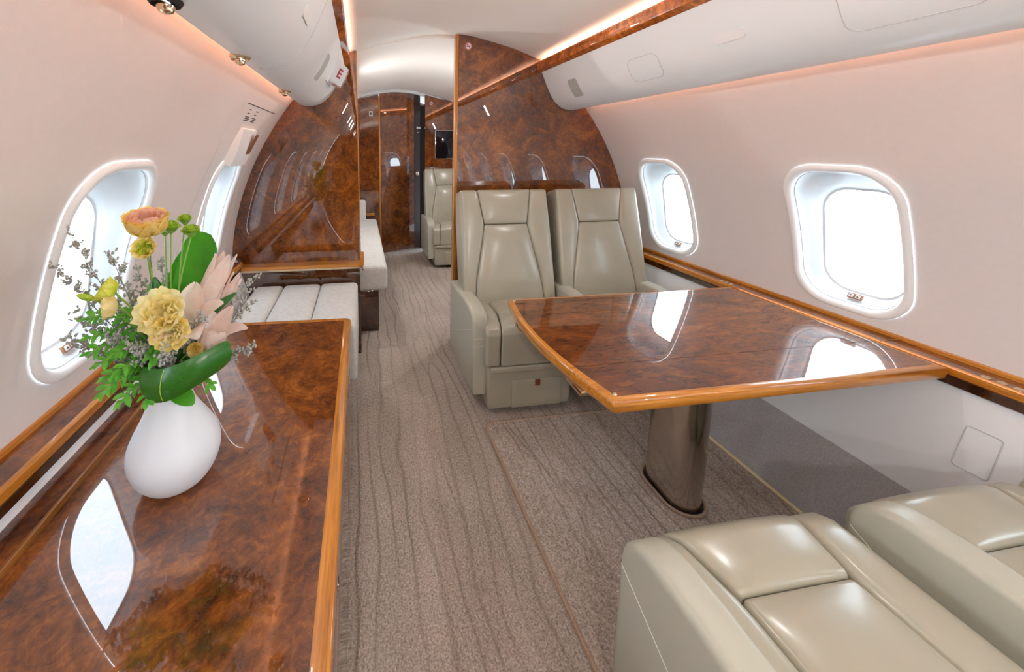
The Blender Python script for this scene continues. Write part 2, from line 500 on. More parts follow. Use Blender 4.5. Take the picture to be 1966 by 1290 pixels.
struct(obj('wall_front_left', bm, M['burl'], smooth=20))
bm = NB(); box(bm, XC-.3015, XC-.283, Y_FAR-.032, Y_FAR+.012, 0, 1.805, .002); struct(obj('trim_%d' % ti, bm, M['honey_z'])); ti += 1
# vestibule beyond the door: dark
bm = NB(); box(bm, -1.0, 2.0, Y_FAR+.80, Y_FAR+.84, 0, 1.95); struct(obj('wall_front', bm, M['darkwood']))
bm = NB(); box(bm, XC+.19, XC+.40, Y_FAR+.225, Y_FAR+.25, 0, 1.74); struct(obj('wall_front_dark_backing', bm, M['black']))  # black backing added behind the door slit: the interior's shade put in as colour
# door swung ajar
hx, hy = XC-.279, Y_FAR+.0
ang = math.radians(24); dl = .53
def dpt(d, off, z): return (hx+d*math.cos(ang)+off*math.sin(ang), hy+d*math.sin(ang)-off*math.cos(ang), z)
def zt(d): return float(np.interp(hx+d*math.cos(ang)-XC, [c[0] for c in FC[::-1]], [c[1] for c in FC[::-1]]))-.004
bm = NB(); ds = np.linspace(0, dl-.085, 10); pts = [(d, zt(d)) for d in ds[::-1]]+[(0, .01), (dl-.085, .01)]
prism(bm, pts, lambda p: dpt(p[0], 0, p[1]), lambda p: dpt(p[0], -.03, p[1]))
door = struct(obj('door_1', bm, M['burl'], loc=(hx, hy, 0), smooth=20))
bm = NB(); ds = np.linspace(dl-.084, dl, 4); pts = [(d, zt(d)) for d in ds[::-1]]+[(dl-.084, .01), (dl, .01)]
prism(bm, pts, lambda p: dpt(p[0], 0, p[1]), lambda p: dpt(p[0], -.03, p[1])); obj('door_stile', bm, M['stile'], door, smooth=20)
bm = NB(); c = Vector(dpt(dl-.045, .012, .93))
lathe(bm, [(.001, -.006), (.022, -.006), (.026, 0), (.022, .006), (.001, .006)], (0, 0, 0), 20)
bmesh.ops.transform(bm, matrix=Matrix.Translation(c) @ Matrix.Rotation(ang, 4, 'Z') @ Matrix.Rotation(PI/2, 4, 'X'), verts=bm.verts)
box(bm, c.x-.004, c.x+.004, c.y-.018, c.y-.008, c.z-.02, c.z+.02, .001); box(bm, c.x-.02, c.x+.02, c.y-.018, c.y-.008, c.z-.004, c.z+.004, .001)
obj('door_knob', bm, M['chrome'], door)
for z in (1.475, 1.42):
    bm = NB(); c = Vector(dpt(dl-.035, .004, z)); w = .035 if z > 1.45 else .012
    box(bm, c.x-w, c.x+w, c.y-.003, c.y+.003, c.z-.012 if z > 1.45 else c.z-.004, c.z+.012 if z > 1.45 else c.z+.004, .001)
    obj('door_plate', bm, M['signwhite'], door)


# ------------------------------------------------------------------ ledges under the windows
def ledge(name, side, y0, y1, label):
    t = thing(name, label, 'ledge', (X(side, 1.2), (y0+y1)/2, .56))
    bm = NB(); ext_y(bm, [(X(side, u), z) for u, z in ((1.172, .575), (1.172, .602), (1.249, .602), (1.249, .575))], y0, y1); obj('ledge_top', bm, M['burl_cross'], t)
    bm = NB(); ext_y(bm, [(X(side, u), z) for u, z in ((1.171, .577), (1.166, .580), (1.166, .599), (1.170, .603), (1.177, .6035), (1.177, .577))], y0, y1); obj('front_edge', bm, M['honey'], t)
    bm = NB(); ext_y(bm, [(X(side, u), z) for u, z in ((1.236, .6025), (1.236, .612), (1.241, .616), (1.25, .616), (1.25, .6025))], y0, y1); obj('back_rail', bm, M['honey'], t)
    bm = NB(); ext_y(bm, [(X(side, u), z) for u, z in ((1.174, .548), (1.174, .5765), (1.19, .5765), (1.19, .548))], y0, y1); obj('under_strip', bm, M['darkwood'], t)
    return t
lr = ledge('window_ledge', 1, Y_BACK+.02, 2.262, 'long burl wood ledge under the windows on the right, behind the dining table')
for y in (.745, .718, .690, 1.533, 1.510, 1.487):
    bm = NB(); lathe(bm, [(.0095, .602), (.0095, .605), (.007, .607), (.004, .6062), (.001, .6062)], (X(1, 1.183), y, 0), 16); obj('socket_button', bm, M['brass'], lr, smooth=30)
for y in (1.295, .955, 2.02):
    bm = NB(); box(bm, X(1, 1.166), X(1, 1.236), y-.0012, y+.0012, .6025, .6036); obj('joint_line', bm, M['honey_x'], lr)
ll = ledge('window_ledge', -1, Y_BACK+.02, 2.19, 'long burl wood ledge under the windows on the left, behind the white vase')
# access panel outline on the lower right wall
bm = NB()
def lowpt(y, z, o=0): return Vector((X(1, lower(z)-.0015-o), y, z))
pr = [(y*.031+.7165, z*.057+.4035) for y, z in ((1.28, 1), (-1, 1), (-1.1, -1), (1.2, -1))]
q = rr_pts(.032, .057, .008, 4)
tube(bm, [lowpt(.717+a, .403+b) for a, b in q]+[lowpt(.717+q[0][0], .403+q[0][1]), lowpt(.717+q[1][0], .403+q[1][1])], .0012, 6)
tag(obj('access_panel', bm, M['lineg'], loc=lowpt(.717, .403)), 'small square access panel outline on the pale lower wall behind the near seats', 'panel')

# ------------------------------------------------------------------ left hatch fittings
def lw(y, z, o=0): return wall_pt(-1, y, z, -o)
def strip_on_wall(bm, pts, w):
    tube(bm, pts, w, 6)
h = bpy.data.objects.new('door_2', None); C.objects.link(h); h.location = lw(1.87, .7); struct(h)
bm = NB(); strip_on_wall(bm, [lw(y, 1.405, .0003) for y in np.linspace(1.635, 2.12, 12)], .0022); obj('top_seam', bm, M['darktext'], h)
bm = NB(); strip_on_wall(bm, [lw(1.60-.10*max(0, (1.15-z)/.55)**1.3, z, .0002) for z in np.linspace(1.40, .63, 26)], .0017); obj('side_seam', bm, M['lineg'], h)
bm = NB(); strip_on_wall(bm, [lw(2.13, z, .0002) for z in np.linspace(1.40, .63, 26)], .0014); obj('side_seam', bm, M['lineg'], h)
# handle cover with a dark recess
bm = NB()
N1 = 14
def hc(y, z, o): return lw(y, z, o)
zs = np.linspace(1.315, 1.165, N1)
rows = []
for i, z in enumerate(zs):
    k = i/(N1-1); o = .012+.022*math.sin(PI*min(1, k*1.15)*.5)
    y0, y1 = 1.735, 1.955
    rows.append([bm.verts.new(hc(y0, z, 0)), bm.verts.new(hc(y0+.006, z, o)), bm.verts.new(hc(y1-.006, z, o)), bm.verts.new(hc(y1, z, 0))])
for a, b in zip(rows, rows[1:]):
    for i in range(3): face(bm, (a[i], a[i+1], b[i+1], b[i]))
face(bm, rows[0]); face(bm, rows[-1])
hcov = obj('handle_cover', bm, M['white'], h, smooth=30)
bm = NB()
q = rr_pts(.028, .045, .010, 4)
vs = [bm.verts.new(hc(1.905+a, 1.262+b, .0345 if b < 0 else .034)) for a, b in q]; face(bm, vs)
obj('handle_recess', bm, M['copper'], hcov)
bm = NB()
for r_ in range(2):
    for c_ in range(7):
        z = 1.388-.007*c_
        if c_ in (1, 3): continue
        y0 = 1.70+.10*r_; w = .06 if c_ > 3 else .035
        x0 = y0+.01*(c_ % 2)
        vs = [bm.verts.new(lw(yy, zz, .0012)) for yy, zz in ((x0, z), (x0+w, z), (x0+w, z-.0035), (x0, z-.0035))]; face(bm, vs)
pk = NB(); vs = [[pk.verts.new(lw(y, z, .0007)) for y in (1.69, 1.87)] for z in np.linspace(1.392, 1.330, 6)]
for a, b in zip(vs, vs[1:]): face(pk, (a[0], a[1], b[1], b[0]))
pt = thing('instruction_placard', 'small printed exit instructions in two columns above the hatch handle', 'placard', tuple(lw(1.79, 1.33)))
pb = obj('plate', pk, M['wall'], pt); tx_ = obj('printing', bm, M['darktext'], pb); tx_['kind'] = 'stuff'


# ------------------------------------------------------------------ overhead fittings
_vs = np.concatenate([[0], np.cumsum([math.hypot(b[0]-a[0], b[1]-a[1]) for a, b in zip(VAL, VAL[1:])])])
def vpt(side, s, y, o=0):
    u = float(np.interp(s, _vs, [p[0] for p in VAL])); z = float(np.interp(s, _vs, [p[1] for p in VAL]))
    u2 = float(np.interp(s+.004, _vs, [p[0] for p in VAL])); z2 = float(np.interp(s+.004, _vs, [p[1] for p in VAL]))
    u1 = float(np.interp(s-.004, _vs, [p[0] for p in VAL])); z1 = float(np.interp(s-.004, _vs, [p[1] for p in VAL]))
    d = Vector((u2-u1, z2-z1)).normalized(); n = Vector((d.y, -d.x))   # towards the cabin
    if n.x > 0 and n.y > 0: n = -n
    return Vector((X(side, u+n.x*o), y, z+n.y*o))
def patch(bm, side, s0, s1, y0, y1, r, o):
    n = 16; rows = []
    hs, hy = (s1-s0)/2, (y1-y0)/2
    for i in range(n+1):
        a = -hs*math.cos(PI*i/n); e = max(0, abs(a)-(hs-r)); yy = hy-r+math.sqrt(max(0, r*r-e*e)) if e else hy
        row = [vpt(side, s0+hs+a, y0+hy-yy, -.001), vpt(side, s0+hs+a, y0+hy-yy, o), vpt(side, s0+hs+a, y0+hy+yy, o), vpt(side, s0+hs+a, y0+hy+yy, -.001)]
        rows.append([bm.verts.new(p) for p in row])
    for p, q in zip(rows, rows[1:]):
        for k in range(3): face(bm, (p[k], p[k+1], q[k+1], q[k]))
def outline(bm, side, s0, s1, y0, y1, r, w=.0012):
    q = rr_pts((s1-s0)/2, (y1-y0)/2, r, 6); sc, yc = (s0+s1)/2, (y0+y1)/2
    pts = []
    for (a, b), (c, d) in zip(q, q[1:]+q[:1]):
        for k in range(4): pts.append(vpt(side, sc+a+(c-a)*k/4, yc+b+(d-b)*k/4, .0002))
    tube(bm, pts+pts[:2], w, 6)
def fit(name, label, cat, side, s0, s1, y0, y1, r, o, m, group=None):
    bm = NB(); patch(bm, side, s0, s1, y0, y1, r, o)
    return tag(obj(name, bm, m, loc=vpt(side, (s0+s1)/2, (y0+y1)/2), smooth=30), label, cat, group)
M['lens'] = plain('lamp_lens', (.93, .93, .92), .3)
LAMPS = []
for s in (1, -1):
    for y in (1.10, 2.9, -.15, -.8, -1.6):  # pair by the table is real; the rest are unseen lamps added as fill
        fit('reading_fill_light', 'white pill-shaped reading light lens on the %s overhead panel%s' % ('right' if s > 0 else 'left', '' if abs(y-1.1) < .01 else ({-.15: ', the first added fill light behind the viewer', -.8: ', the second added fill light behind the viewer', -1.6: ', the third added fill light behind the viewer'}[y] if y < 1 else ', an added fill light in the forward cabin')), 'light', s, .108, .138, y-.05, y+.05, .0145, .003, M['lens'], 'reading lights on the overhead panels')
        LAMPS.append((s, vpt(s, .123, y, .006), (vpt(s, .123, y, .01)-vpt(s, .123, y, 0)).normalized()))
fit('speaker_grille', 'grey speaker grille on the right overhead panel beside the partition', 'grille', 1, .095, .200, 1.955, 2.04, .016, .0012, M['grey'])
fit('speaker_grille', 'grey speaker grille on the left overhead panel beside the red lettered sign', 'grille', -1, .090, .205, 1.615, 1.70, .014, .0012, M['grey'])
for nm, s0, s1, y0, y1, lab in (('oxygen_mask_door', .097, .200, 1.395, 1.565, 'small rounded square oxygen door outline on the right overhead panel, near the partition'), ('oxygen_mask_door', .03, .208, .60, .825, 'large rounded door outline at the top right of the right overhead panel')):
    bm = NB(); outline(bm, 1, s0, s1, y0, y1, .03); tag(obj(nm, bm, M['lineg'], loc=vpt(1, (s0+s1)/2, (y0+y1)/2)), lab, 'panel')
bm = NB(); strip = [vpt(-1, s, 1.24, .0002) for s in np.linspace(.02, .33, 24)]; tube(bm, strip, .0009, 6)
tag(obj('panel_seam', bm, M['lineg'], loc=vpt(-1, .2, 1.24)), 'thin seam line across the left overhead panel', 'seam')
# air outlets under the left valance
for i, (y, lab) in enumerate(((.712, 'round air outlet at the top edge of the photo, under the left overhead panel'), (1.103, 'shiny gold air outlet under the left overhead panel, nearer of two'), (1.703, 'shiny gold air outlet under the left overhead panel, next to the partition'))):
    t = thing('air_outlet', lab, 'air outlet', tuple(vpt(-1, .345, y)), 0, 'air outlets under the left overhead panel')
    c = vpt(-1, .345, y)
    bm = NB(); lathe(bm, [(.024, .006), (.026, -.004), (.022, -.010), (.018, -.004), (.001, -.003)], c, 24); obj('bezel', bm, M['brass'] if i else M['black'], t, smooth=40)
    bm = NB(); lathe(bm, [(.012, .0), (.015, -.010), (.011, -.020), (.004, -.023), (.001, -.023)], c, 20); nz = obj('nozzle', bm, M['brass'], t, smooth=40)
    bm = NB(); tube(bm, [c+Vector((.012, -.012, -.014)), c+Vector((.018, -.03, -.016)), c+Vector((.010, -.042, -.012))], .0025, 8); obj('lever', bm, M['chrome'], t)
# lit-style exit sign on the left valance
t = thing('exit_sign', 'white wedge-shaped sign with a red letter E on the left overhead panel', 'sign', tuple(vpt(-1, .10, 1.95)))
u0 = vpt(-1, .045, 1.9); u1 = vpt(-1, .155, 1.9)
es = (u1-u0).normalized(); ey = Vector((0, 1, 0)); en = Vector((es.z, 0, -es.x))
if en.x < 0: en = -en
oc = vpt(-1, .10, 1.96)
MT = Matrix(((es.x, ey.x, en.x, oc.x), (es.y, ey.y, en.y, oc.y), (es.z, ey.z, en.z, oc.z), (0, 0, 0, 1)))
def wedge(bm, a, b, h, ta, tb, yo=0, z0=-.02):
    lo = [bm.verts.new(MT @ Vector((sx*a, sy*b, z0))) for sx, sy in ((-1, -1), (1, -1), (1, 1), (-1, 1))]
    hi = [bm.verts.new(MT @ Vector((sx*ta, sy*tb+yo, h))) for sx, sy in ((-1, -1), (1, -1), (1, 1), (-1, 1))]
    for i in range(4): face(bm, (lo[i], lo[(i+1) % 4], hi[(i+1) % 4], hi[i]))
    face(bm, lo); face(bm, hi)
bm = NB(); wedge(bm, .066, .105, .003, .063, .102); obj('base_plate', bm, M['white'], t, smooth=20)
bm = NB(); wedge(bm, .058, .095, .058, .046, .034, .042); bmesh.ops.bevel(bm, geom=list(bm.edges), offset=.004, segments=2, affect='EDGES'); hs = obj('housing', bm, M['signwhite'], t, smooth=30)

def text_mesh(txt, size, depth=.0006):
    cu = bpy.data.curves.new('txt', 'FONT'); cu.body = txt; cu.size = size; cu.align_x = 'CENTER'; cu.align_y = 'CENTER'; cu.extrude = depth; cu.offset = size*.018
    o = bpy.data.objects.new('txt', cu); C.objects.link(o)
    dg = bpy.context.evaluated_depsgraph_get(); dg.update()
    me = bpy.data.meshes.new_from_object(o.evaluated_get(dg)); bpy.data.objects.remove(o); bpy.data.curves.remove(cu)
    b = bmesh.new(); b.from_mesh(me); bpy.data.meshes.remove(me); return b
bm = text_mesh('E', .062)
p0 = Vector((0, -.095, -.02)); p1 = Vector((0, .008, .058)); sl = (p1-p0).normalized(); nn = Vector((0, -sl.z, sl.y))
cc = p0.lerp(p1, .66)+nn*.0012
tx, ty = sl, Vector((-1, 0, 0))
mt = MT @ Matrix(((tx.x, ty.x, nn.x, cc.x), (tx.y, ty.y, nn.y, cc.y), (tx.z, ty.z, nn.z, cc.z), (0, 0, 0, 1)))
bmesh.ops.transform(bm, matrix=mt, verts=bm.verts); obj('lettering', bm, M['red'], hs, smooth=0)

# no-smoking signs and a small label
def nosmoke(c, r, label):
    t = thing('no_smoking_sign', label, 'sign', c)
    def disc(y, r0, r1, m, nm, par):
        bm = NB(); n = 32
        a = [bm.verts.new((c[0]+r1*math.cos(2*PI*k/n), y, c[2]+r1*math.sin(2*PI*k/n))) for k in range(n)]
        if r0:
            b = [bm.verts.new((c[0]+r0*math.cos(2*PI*k/n), y, c[2]+r0*math.sin(2*PI*k/n))) for k in range(n)]
            for k in range(n): face(bm, (a[k], a[(k+1) % n], b[(k+1) % n], b[k]))
        else: face(bm, a)
        return obj(nm, bm, m, par, smooth=0)
    y = c[1]
    d = disc(y-.0015, 0, r, M['signwhite'], 'disc', t)
    disc(y-.0025, r*.78, r*.98, M['red'], 'red_ring', d)
    def bar(a, l, w, off, m, nm):
        bm = NB(); ca, sa = math.cos(a), math.sin(a)
        vs = [bm.verts.new((c[0]+x*ca-z*sa, y-off, c[2]+x*sa+z*ca)) for x, z in ((-l, -w), (l, -w), (l, w), (-l, w))]; face(bm, vs); obj(nm, bm, m, d, smooth=0)
    bar(0.1, r*.55, r*.13, .0021, M['darktext'], 'cigarette'); bar(-PI/4, r*.85, r*.09, .0029, M['red'], 'slash')
nosmoke((.628, Y_PART-.001, 1.815), .0225, 'round no-smoking sign high on the right wood partition')
nosmoke((XC+.301, Y_FAR-.001, 1.738), .022, 'round no-smoking sign on the far wood bulkhead above the screen')
t = thing('information_sign', 'small white label with a dark mark on the far left wood bulkhead', 'sign', (XC-.385, Y_FAR-.031, 1.61))
bm = NB(); box(bm, XC-.404, XC-.366, Y_FAR-.034, Y_FAR-.0305, 1.585, 1.64, .001); pl = obj('plate', bm, M['signwhite'], t)
bm = NB(); box(bm, XC-.392, XC-.378, Y_FAR-.0352, Y_FAR-.0341, 1.597, 1.630); obj('mark', bm, M['darktext'], pl)
# screen
t = thing('wall_screen', 'black wall-mounted screen on the far wood bulkhead above the far armchair', 'screen', (XC+.46, Y_FAR, 1.117))
bm = NB(); box(bm, XC+.345, XC+.585, Y_FAR-.012, Y_FAR-.0005, 1.112, 1.438, .003); obj('bezel', bm, M['chrome'], t)
bm = NB(); box(bm, XC+.350, XC+.580, Y_FAR-.0135, Y_FAR-.0115, 1.117, 1.433, .0005); obj('glass_panel', bm, M['screen'], t)

# ------------------------------------------------------------------ rug section with bound edge
RX0, RX1, RY0, RY1 = .524, 1.432, Y_BACK+.6, 1.508
bm = NB()
cx, cy = (RX0+RX1)/2, (RY0+RY1)/2
q = [(cx+a, cy+b) for a, b in rr_pts((RX1-RX0)/2, (RY1-RY0)/2, .035, 6)]
prism(bm, q, lambda p: (p[0], p[1], .0), lambda p: (p[0], p[1], .012))
t = thing('carpet_section', 'raised carpet section with a bound edge beneath the table and right-hand seats', 'carpet', (cx, cy, 0))
obj('pile', bm, M['carpet'], t, smooth=30)
bm = NB(); tube(bm, [(x, y, .0066) for x, y in q]+[(q[0][0], q[0][1], .0066)], .0075, 8); obj('bound_edge', bm, M['bind'], t)
bm = NB(); tube(bm, [(x, 1.075-.01*(x-1.15), .0123) for x in np.linspace(1.17, 1.43, 8)], .0016, 6); obj('cross_seam', bm, M['bind'], t)

# ------------------------------------------------------------------ armchairs
_cache = {}
def cached(key, build, mats, smooth=50):
    if key not in _cache:
        bm = NB(); build(bm); bmesh.ops.recalc_face_normals(bm, faces=bm.faces)
        me = bpy.data.meshes.new(key); bm.to_mesh(me); bm.free()
        for m in (mats if isinstance(mats, (list, tuple)) else [mats]): me.materials.append(m)
        me.polygons.foreach_set('use_smooth', [True]*len(me.polygons)); me.set_sharp_from_angle(angle=math.radians(smooth))
        _cache[key] = me
    return _cache[key]

def trap(h, ends, bulge, axis=1, drop=None):
    """deform: half width follows ends = [(t, x0, x1)...] along the axis (t from -1 to 1); top bulges"""
    ts = [e[0] for e in ends]; a0 = [e[1] for e in ends]; a1 = [e[2] for e in ends]
    def f(p):
        t = p[axis]/h[axis]; u = p[0]/h[0]
        x0, x1 = np.interp(t, ts, a0), np.interp(t, ts, a1)
        x = (x0+x1)/2+u*(x1-x0)/2
        q = [x, p[1], p[2]]
        o = 2 if axis == 1 else 1
        w = max(0, 1-(u*u)**1.3)*max(0, 1-(t*t)**2)
        if axis == 1:
            if p[2] > 0: q[2] += bulge*w
            if drop is not None:
                dd = max(0, drop+.055-p[1])/.055
                if p[2] > 0: q[2] -= .034*dd*dd*(p[2]/h[2])
        else:
            if p[1] < 0: q[1] -= bulge*w
        return q
    return f

SEAT_T, SEAT_B = .440, .245
def b_seat(bm):           # bolsters left and right of the centre pad
    for s in (-1, 1):
        h = (.05, .245, (SEAT_T-SEAT_B)/2)
        e = [(-1, .152, .222), (-.35, .119, .222), (1, .121, .222)]
        e = [(t, s*a, s*b) if s > 0 else (t, -b, -a) for t, a, b in e]
        rbox(bm, (0, -.005, (SEAT_T+SEAT_B)/2), h, .018, 5, 14, trap(h, e, .008, 1, -.245))
def b_front(bm):
    h = (.15, .073, (SEAT_T-SEAT_B)/2)
    rbox(bm, (0, -.179, (SEAT_T+SEAT_B)/2+.002), h, .011, 5, 14, trap(h, [(-1, -.1515, .1515), (1, -.119, .119)], .012, 1, -.073))
def b_pad(bm):
    h = (.12, .174, (SEAT_T-SEAT_B)/2)
    rbox(bm, (0, .069, (SEAT_T+SEAT_B)/2), h, .011, 5, 12, trap(h, [(-1, -.119, .119), (1, -.1225, .1225)], .014))
BT_FLAT = Matrix.Translation((0, .235, .375)) @ Matrix.Rotation(math.radians(-80), 4, 'X')
BT = Matrix.Translation((0, .075, .40)) @ Matrix.Rotation(math.radians(-14.5), 4, 'X')
def b_back(bm, BT=BT):           # shell and side bolsters, in back-plane coordinates (x, depth, height)
    for s in (-1, 1):
        h = (.06, .06, .305)
        e = [(-1, .190, .25), (-.55, .176, .252), (.36, .1175, .25), (1, .148, .242)]
        e = [(t, a, b) if s > 0 else (t, -b, -a) for t, a, b in e]
        rbox(bm, (0, 0, .310), h, .018, 5, 14, trap(h, e, .006, 2), mat=BT)
    h = (.235, .045, .29)
    rbox(bm, (0, .045, .300), h, .035, 5, 8, trap(h, [(-1, -.245, .245), (1, -.232, .232)], 0, 2), mat=BT)
def b_head(bm, BT=BT):
    h = (.145, .056, .0925)
    rbox(bm, (0, -.001, .522), h, .010, 5, 8, trap(h, [(-1, -.118, .118), (1, -.1485, .1485)], .008, 2), mat=BT)
def b_backpad(bm, BT=BT):
    h = (.15, .056, .212)
    rbox(bm, (0, -.001, .216), h, .010, 5, 12, trap(h, [(-1, -.190, .190), (-.35, -.1765, .1765), (1, -.118, .118)], .016, 2), mat=BT)
def arm_outline():
    pts = [(-.215, .10), (-.215, .425)]
    pts += [(p.x, p.y) for p in bez([(-.215, .425, 0), (-.211, .505, 0), (-.10, .502, 0)], 9)[1:]]
    pts += [(-.05, .505), (.10, .500), (.24, .492), (.24, .12), (.16, .10)]
    return pts
def b_arm(s):
    def f(bm):
        t = bmesh.new(); x0, x1 = (s*.201, s*.276)
        prism(t, arm_outline(), lambda p: (x0, p[0], p[1]), lambda p: (x1, p[0], p[1]))
        bmesh.ops.recalc_face_normals(t, faces=t.faces)
        es = [e for e in t.edges if abs(e.verts[0].co.x-e.verts[1].co.x) < 1e-6]
        bmesh.ops.bevel(t, geom=es, offset=.016, segments=4, affect='EDGES', profile=.5)
        merge(bm, t)
    return f
def b_piping(s):
    def f(bm):
        for x in (s*.2765-s*.004,):
            pts = [(x, a, b) for a, b in arm_outline()[1:14]]
            tube(bm, [Vector((x, a+.010 if a < -.17 else a, b-.0095)) for _, a, b in pts], .0013, 6)
        tube(bm, [(s*.2762, -.205, .415), (s*.2762, .235, .20)], .0008, 6)
        for z in (.372, .335): tube(bm, [(s*.273, -.2152, z), (s*.207, -.2152, z)], .0008, 6)
    return f
def b_base(bm):
    h = (.213, .215, .110)
    rbox(bm, (.0, -.022, .137), h, .018, 4, 4, lambda p: (p[0]*(1-.05*(.11-p[2])/.22), p[1], p[2]))
def b_skirt(bm): box(bm, -.185, .185, -.20, .16, .0135, .04, .006)
def b_flap(bm):
    h = (.200, .012, .014)
    rbox(bm, (0, -.243, .232), h, .008, 3, 4)
def b_drawer(bm):
    h = (.122, .007, .068)
    rbox(bm, (.03, -.2385, .103), h, .006, 3, 4)
def b_tab(bm): box(bm, .018, .042, -.2505, -.2445, .142, .172, .002)

def armchair(label, loc, rz, arms, group, flat=False):
    t = thing('armchair', label, 'armchair', loc, rz, group)
    def part(name, key, b, m, par=t, sm=50): return link(name, cached(key, b, m, sm), par)
    part('plinth', 'plinth', b_skirt, M['black'])
    base = part('base', 'base', b_base, M['leather'])
    part('footrest_flap', 'footrest_flap', b_flap, M['leather'], base)
    d = part('drawer', 'drawer', b_drawer, M['leather'], base); d['label'] = 'leather drawer front with a brown pull tab'
    part('pull_tab', 'pull_tab', b_tab, M['tab'], base)
    part('seat', 'seat_bolsters', b_seat, M['leather'])
    part('front_pad', 'front_pad', b_front, M['leather']); part('seat_pad', 'seat_pad', b_pad, M['leather'])
    for nm, b in (('backrest', b_back), ('headrest', b_head), ('back_pad', b_backpad)):
        part(nm, nm+('_reclined' if flat else ''), (lambda bm, b=b: b(bm, BT_FLAT)) if flat else b, M['leather'])
    for s in arms:
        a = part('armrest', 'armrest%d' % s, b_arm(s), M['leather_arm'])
        part('piping', 'piping%d' % s, b_piping(s), M['thread'], a)
    return t
armchair('pale leather armchair on the aisle across the table, facing the camera', (.758, 1.80, 0), 0, (-1,), 'pale leather armchairs')
armchair('pale leather armchair by the right wall across the table, facing the camera', (1.298, 1.80, 0), 0, (-1, 1), 'pale leather armchairs')
armchair('pale leather armchair with reclined back nearest the aisle in the foreground, facing the table', (.769, .385, 0), PI, (1,), 'pale leather armchairs', True)
armchair('pale leather armchair at the bottom right corner beside the wall, its back reclined', (1.314, .385, 0), PI, (1, -1), 'pale leather armchairs', True)
armchair('pale leather armchair in the forward cabin, half hidden by the partition, under the screen', (.935, 4.02, 0), 0, (-1,), 'pale leather armchairs')

# ------------------------------------------------------------------ dining table
TX1, TY0, TY1, TZ = 1.655, .800, 1.463, .604
def bow(y):
    k = (y-TY0)/(TY1-TY0); s = .612+(.595-.612)*k
    return s-.042*math.sin(PI*k)
table = thing('dining_table', 'burl wood folding dining table on a bronze pedestal beside the right wall', 'table', (1.09, 1.08, 0))
YF = (TY0, .955, 1.3005, TY1)
for i, (a, b) in enumerate(zip(YF, YF[1:])):
    a2, b2 = a+(.0008 if i else 0), b-(.0008 if i < 2 else 0)
    ys = np.linspace(a2, b2, 14)
    def ring(ins, z):
        ya = a2+(ins if i == 0 else 0); yb = b2-(ins if i == 2 else 0)
        left = [(bow(a2+(b2-a2)*k/13)+ins, ya+(yb-ya)*k/13) for k in range(14)]
        return [(x, y, z) for x, y in left]+[(TX1-ins, yb, z), (TX1-ins, ya, z)]
    bm = NB(); levels = [(.004, TZ-.037), (.0, TZ-.033), (-.002, TZ-.018), (.0, TZ-.004), (.004, TZ)]
    rs = [[bm.verts.new(p) for p in ring(q, z)] for q, z in levels]
    n = len(rs[0])
    for p, q in zip(rs, rs[1:]):
        for k in range(n): face(bm, (p[k], p[(k+1) % n], q[(k+1) % n], q[k]))
    face(bm, rs[0][::-1])
    inn = [bm.verts.new(p) for p in ring(.017, TZ+.0001)]
    for k in range(n): face(bm, (rs[-1][k], rs[-1][(k+1) % n], inn[(k+1) % n], inn[k]))
    edge = obj('edge_band' , bm, M['honey_x'] if i != 1 else M['honey'], table, smooth=60)
    bm = NB(); face(bm, [bm.verts.new((x, y, TZ+.0003)) for x, y, z in ring(.0165, 0)])
    pts = ring(.0165, 0); lo = [bm.verts.new((x, y, TZ-.004)) for x, y, z in pts]; hi = list(bm.verts)[:n]
    for k in range(n): face(bm, (hi[k], hi[(k+1) % n], lo[(k+1) % n], lo[k]))
    obj('tabletop' if i == 1 else 'folding_leaf', bm, M['burl_flat'], table, smooth=0)
for x, y in ((.627, .822), (.612, 1.444)):
    bm = NB(); lathe(bm, [(.0065, TZ), (.0065, TZ+.003), (.004, TZ+.006), (.0005, TZ+.0065)], (x, y, 0), 16); obj('corner_stud', bm, M['brass'], table)
for y0, y1 in ((.90, .985), (1.285, 1.335)):
    bm = NB(); box(bm, bow((y0+y1)/2)+.002, bow((y0+y1)/2)+.05, y0, y1, TZ-.055, TZ-.0375, .003); obj('slide_rail', bm, M['brass'], table)
def stadium(cx, cy, hx, hy, n=12):
    r = hx
    return [(cx+r*math.cos(a), cy+(hy-r)+r*math.sin(a)) for a in [PI*k/n for k in range(n+1)]]+[(cx-r*math.cos(a), cy-(hy-r)-r*math.sin(a)) for a in [PI*k/n for k in range(n+1)]]
LX, LY = 1.082, 1.085
bm = NB(); prism(bm, stadium(LX, LY, .057, .098), lambda p: (p[0], p[1], .0125), lambda p: (p[0], p[1], TZ-.10))
leg = obj('pedestal', bm, M['bronze'], table, smooth=40)
bm = NB(); prism(bm, stadium(LX+.004, LY+.005, .048, .080), lambda p: (p[0], p[1], TZ-.12), lambda p: (p[0], p[1], TZ-.037)); obj('inner_column', bm, M['bronze'], leg, smooth=40)
bm = NB(); prism(bm, stadium(LX, LY, .064, .105), lambda p: (p[0], p[1], .0125), lambda p: (p[0], p[1], .0135)); obj('floor_slot', bm, M['black'], leg)
bm = NB(); pts = stadium(LX, LY, .070, .111); tube(bm, [(x, y, .0185) for x, y in pts]+[(pts[0][0], pts[0][1], .0185)], .005, 8); obj('carpet_collar', bm, M['bind'], leg)

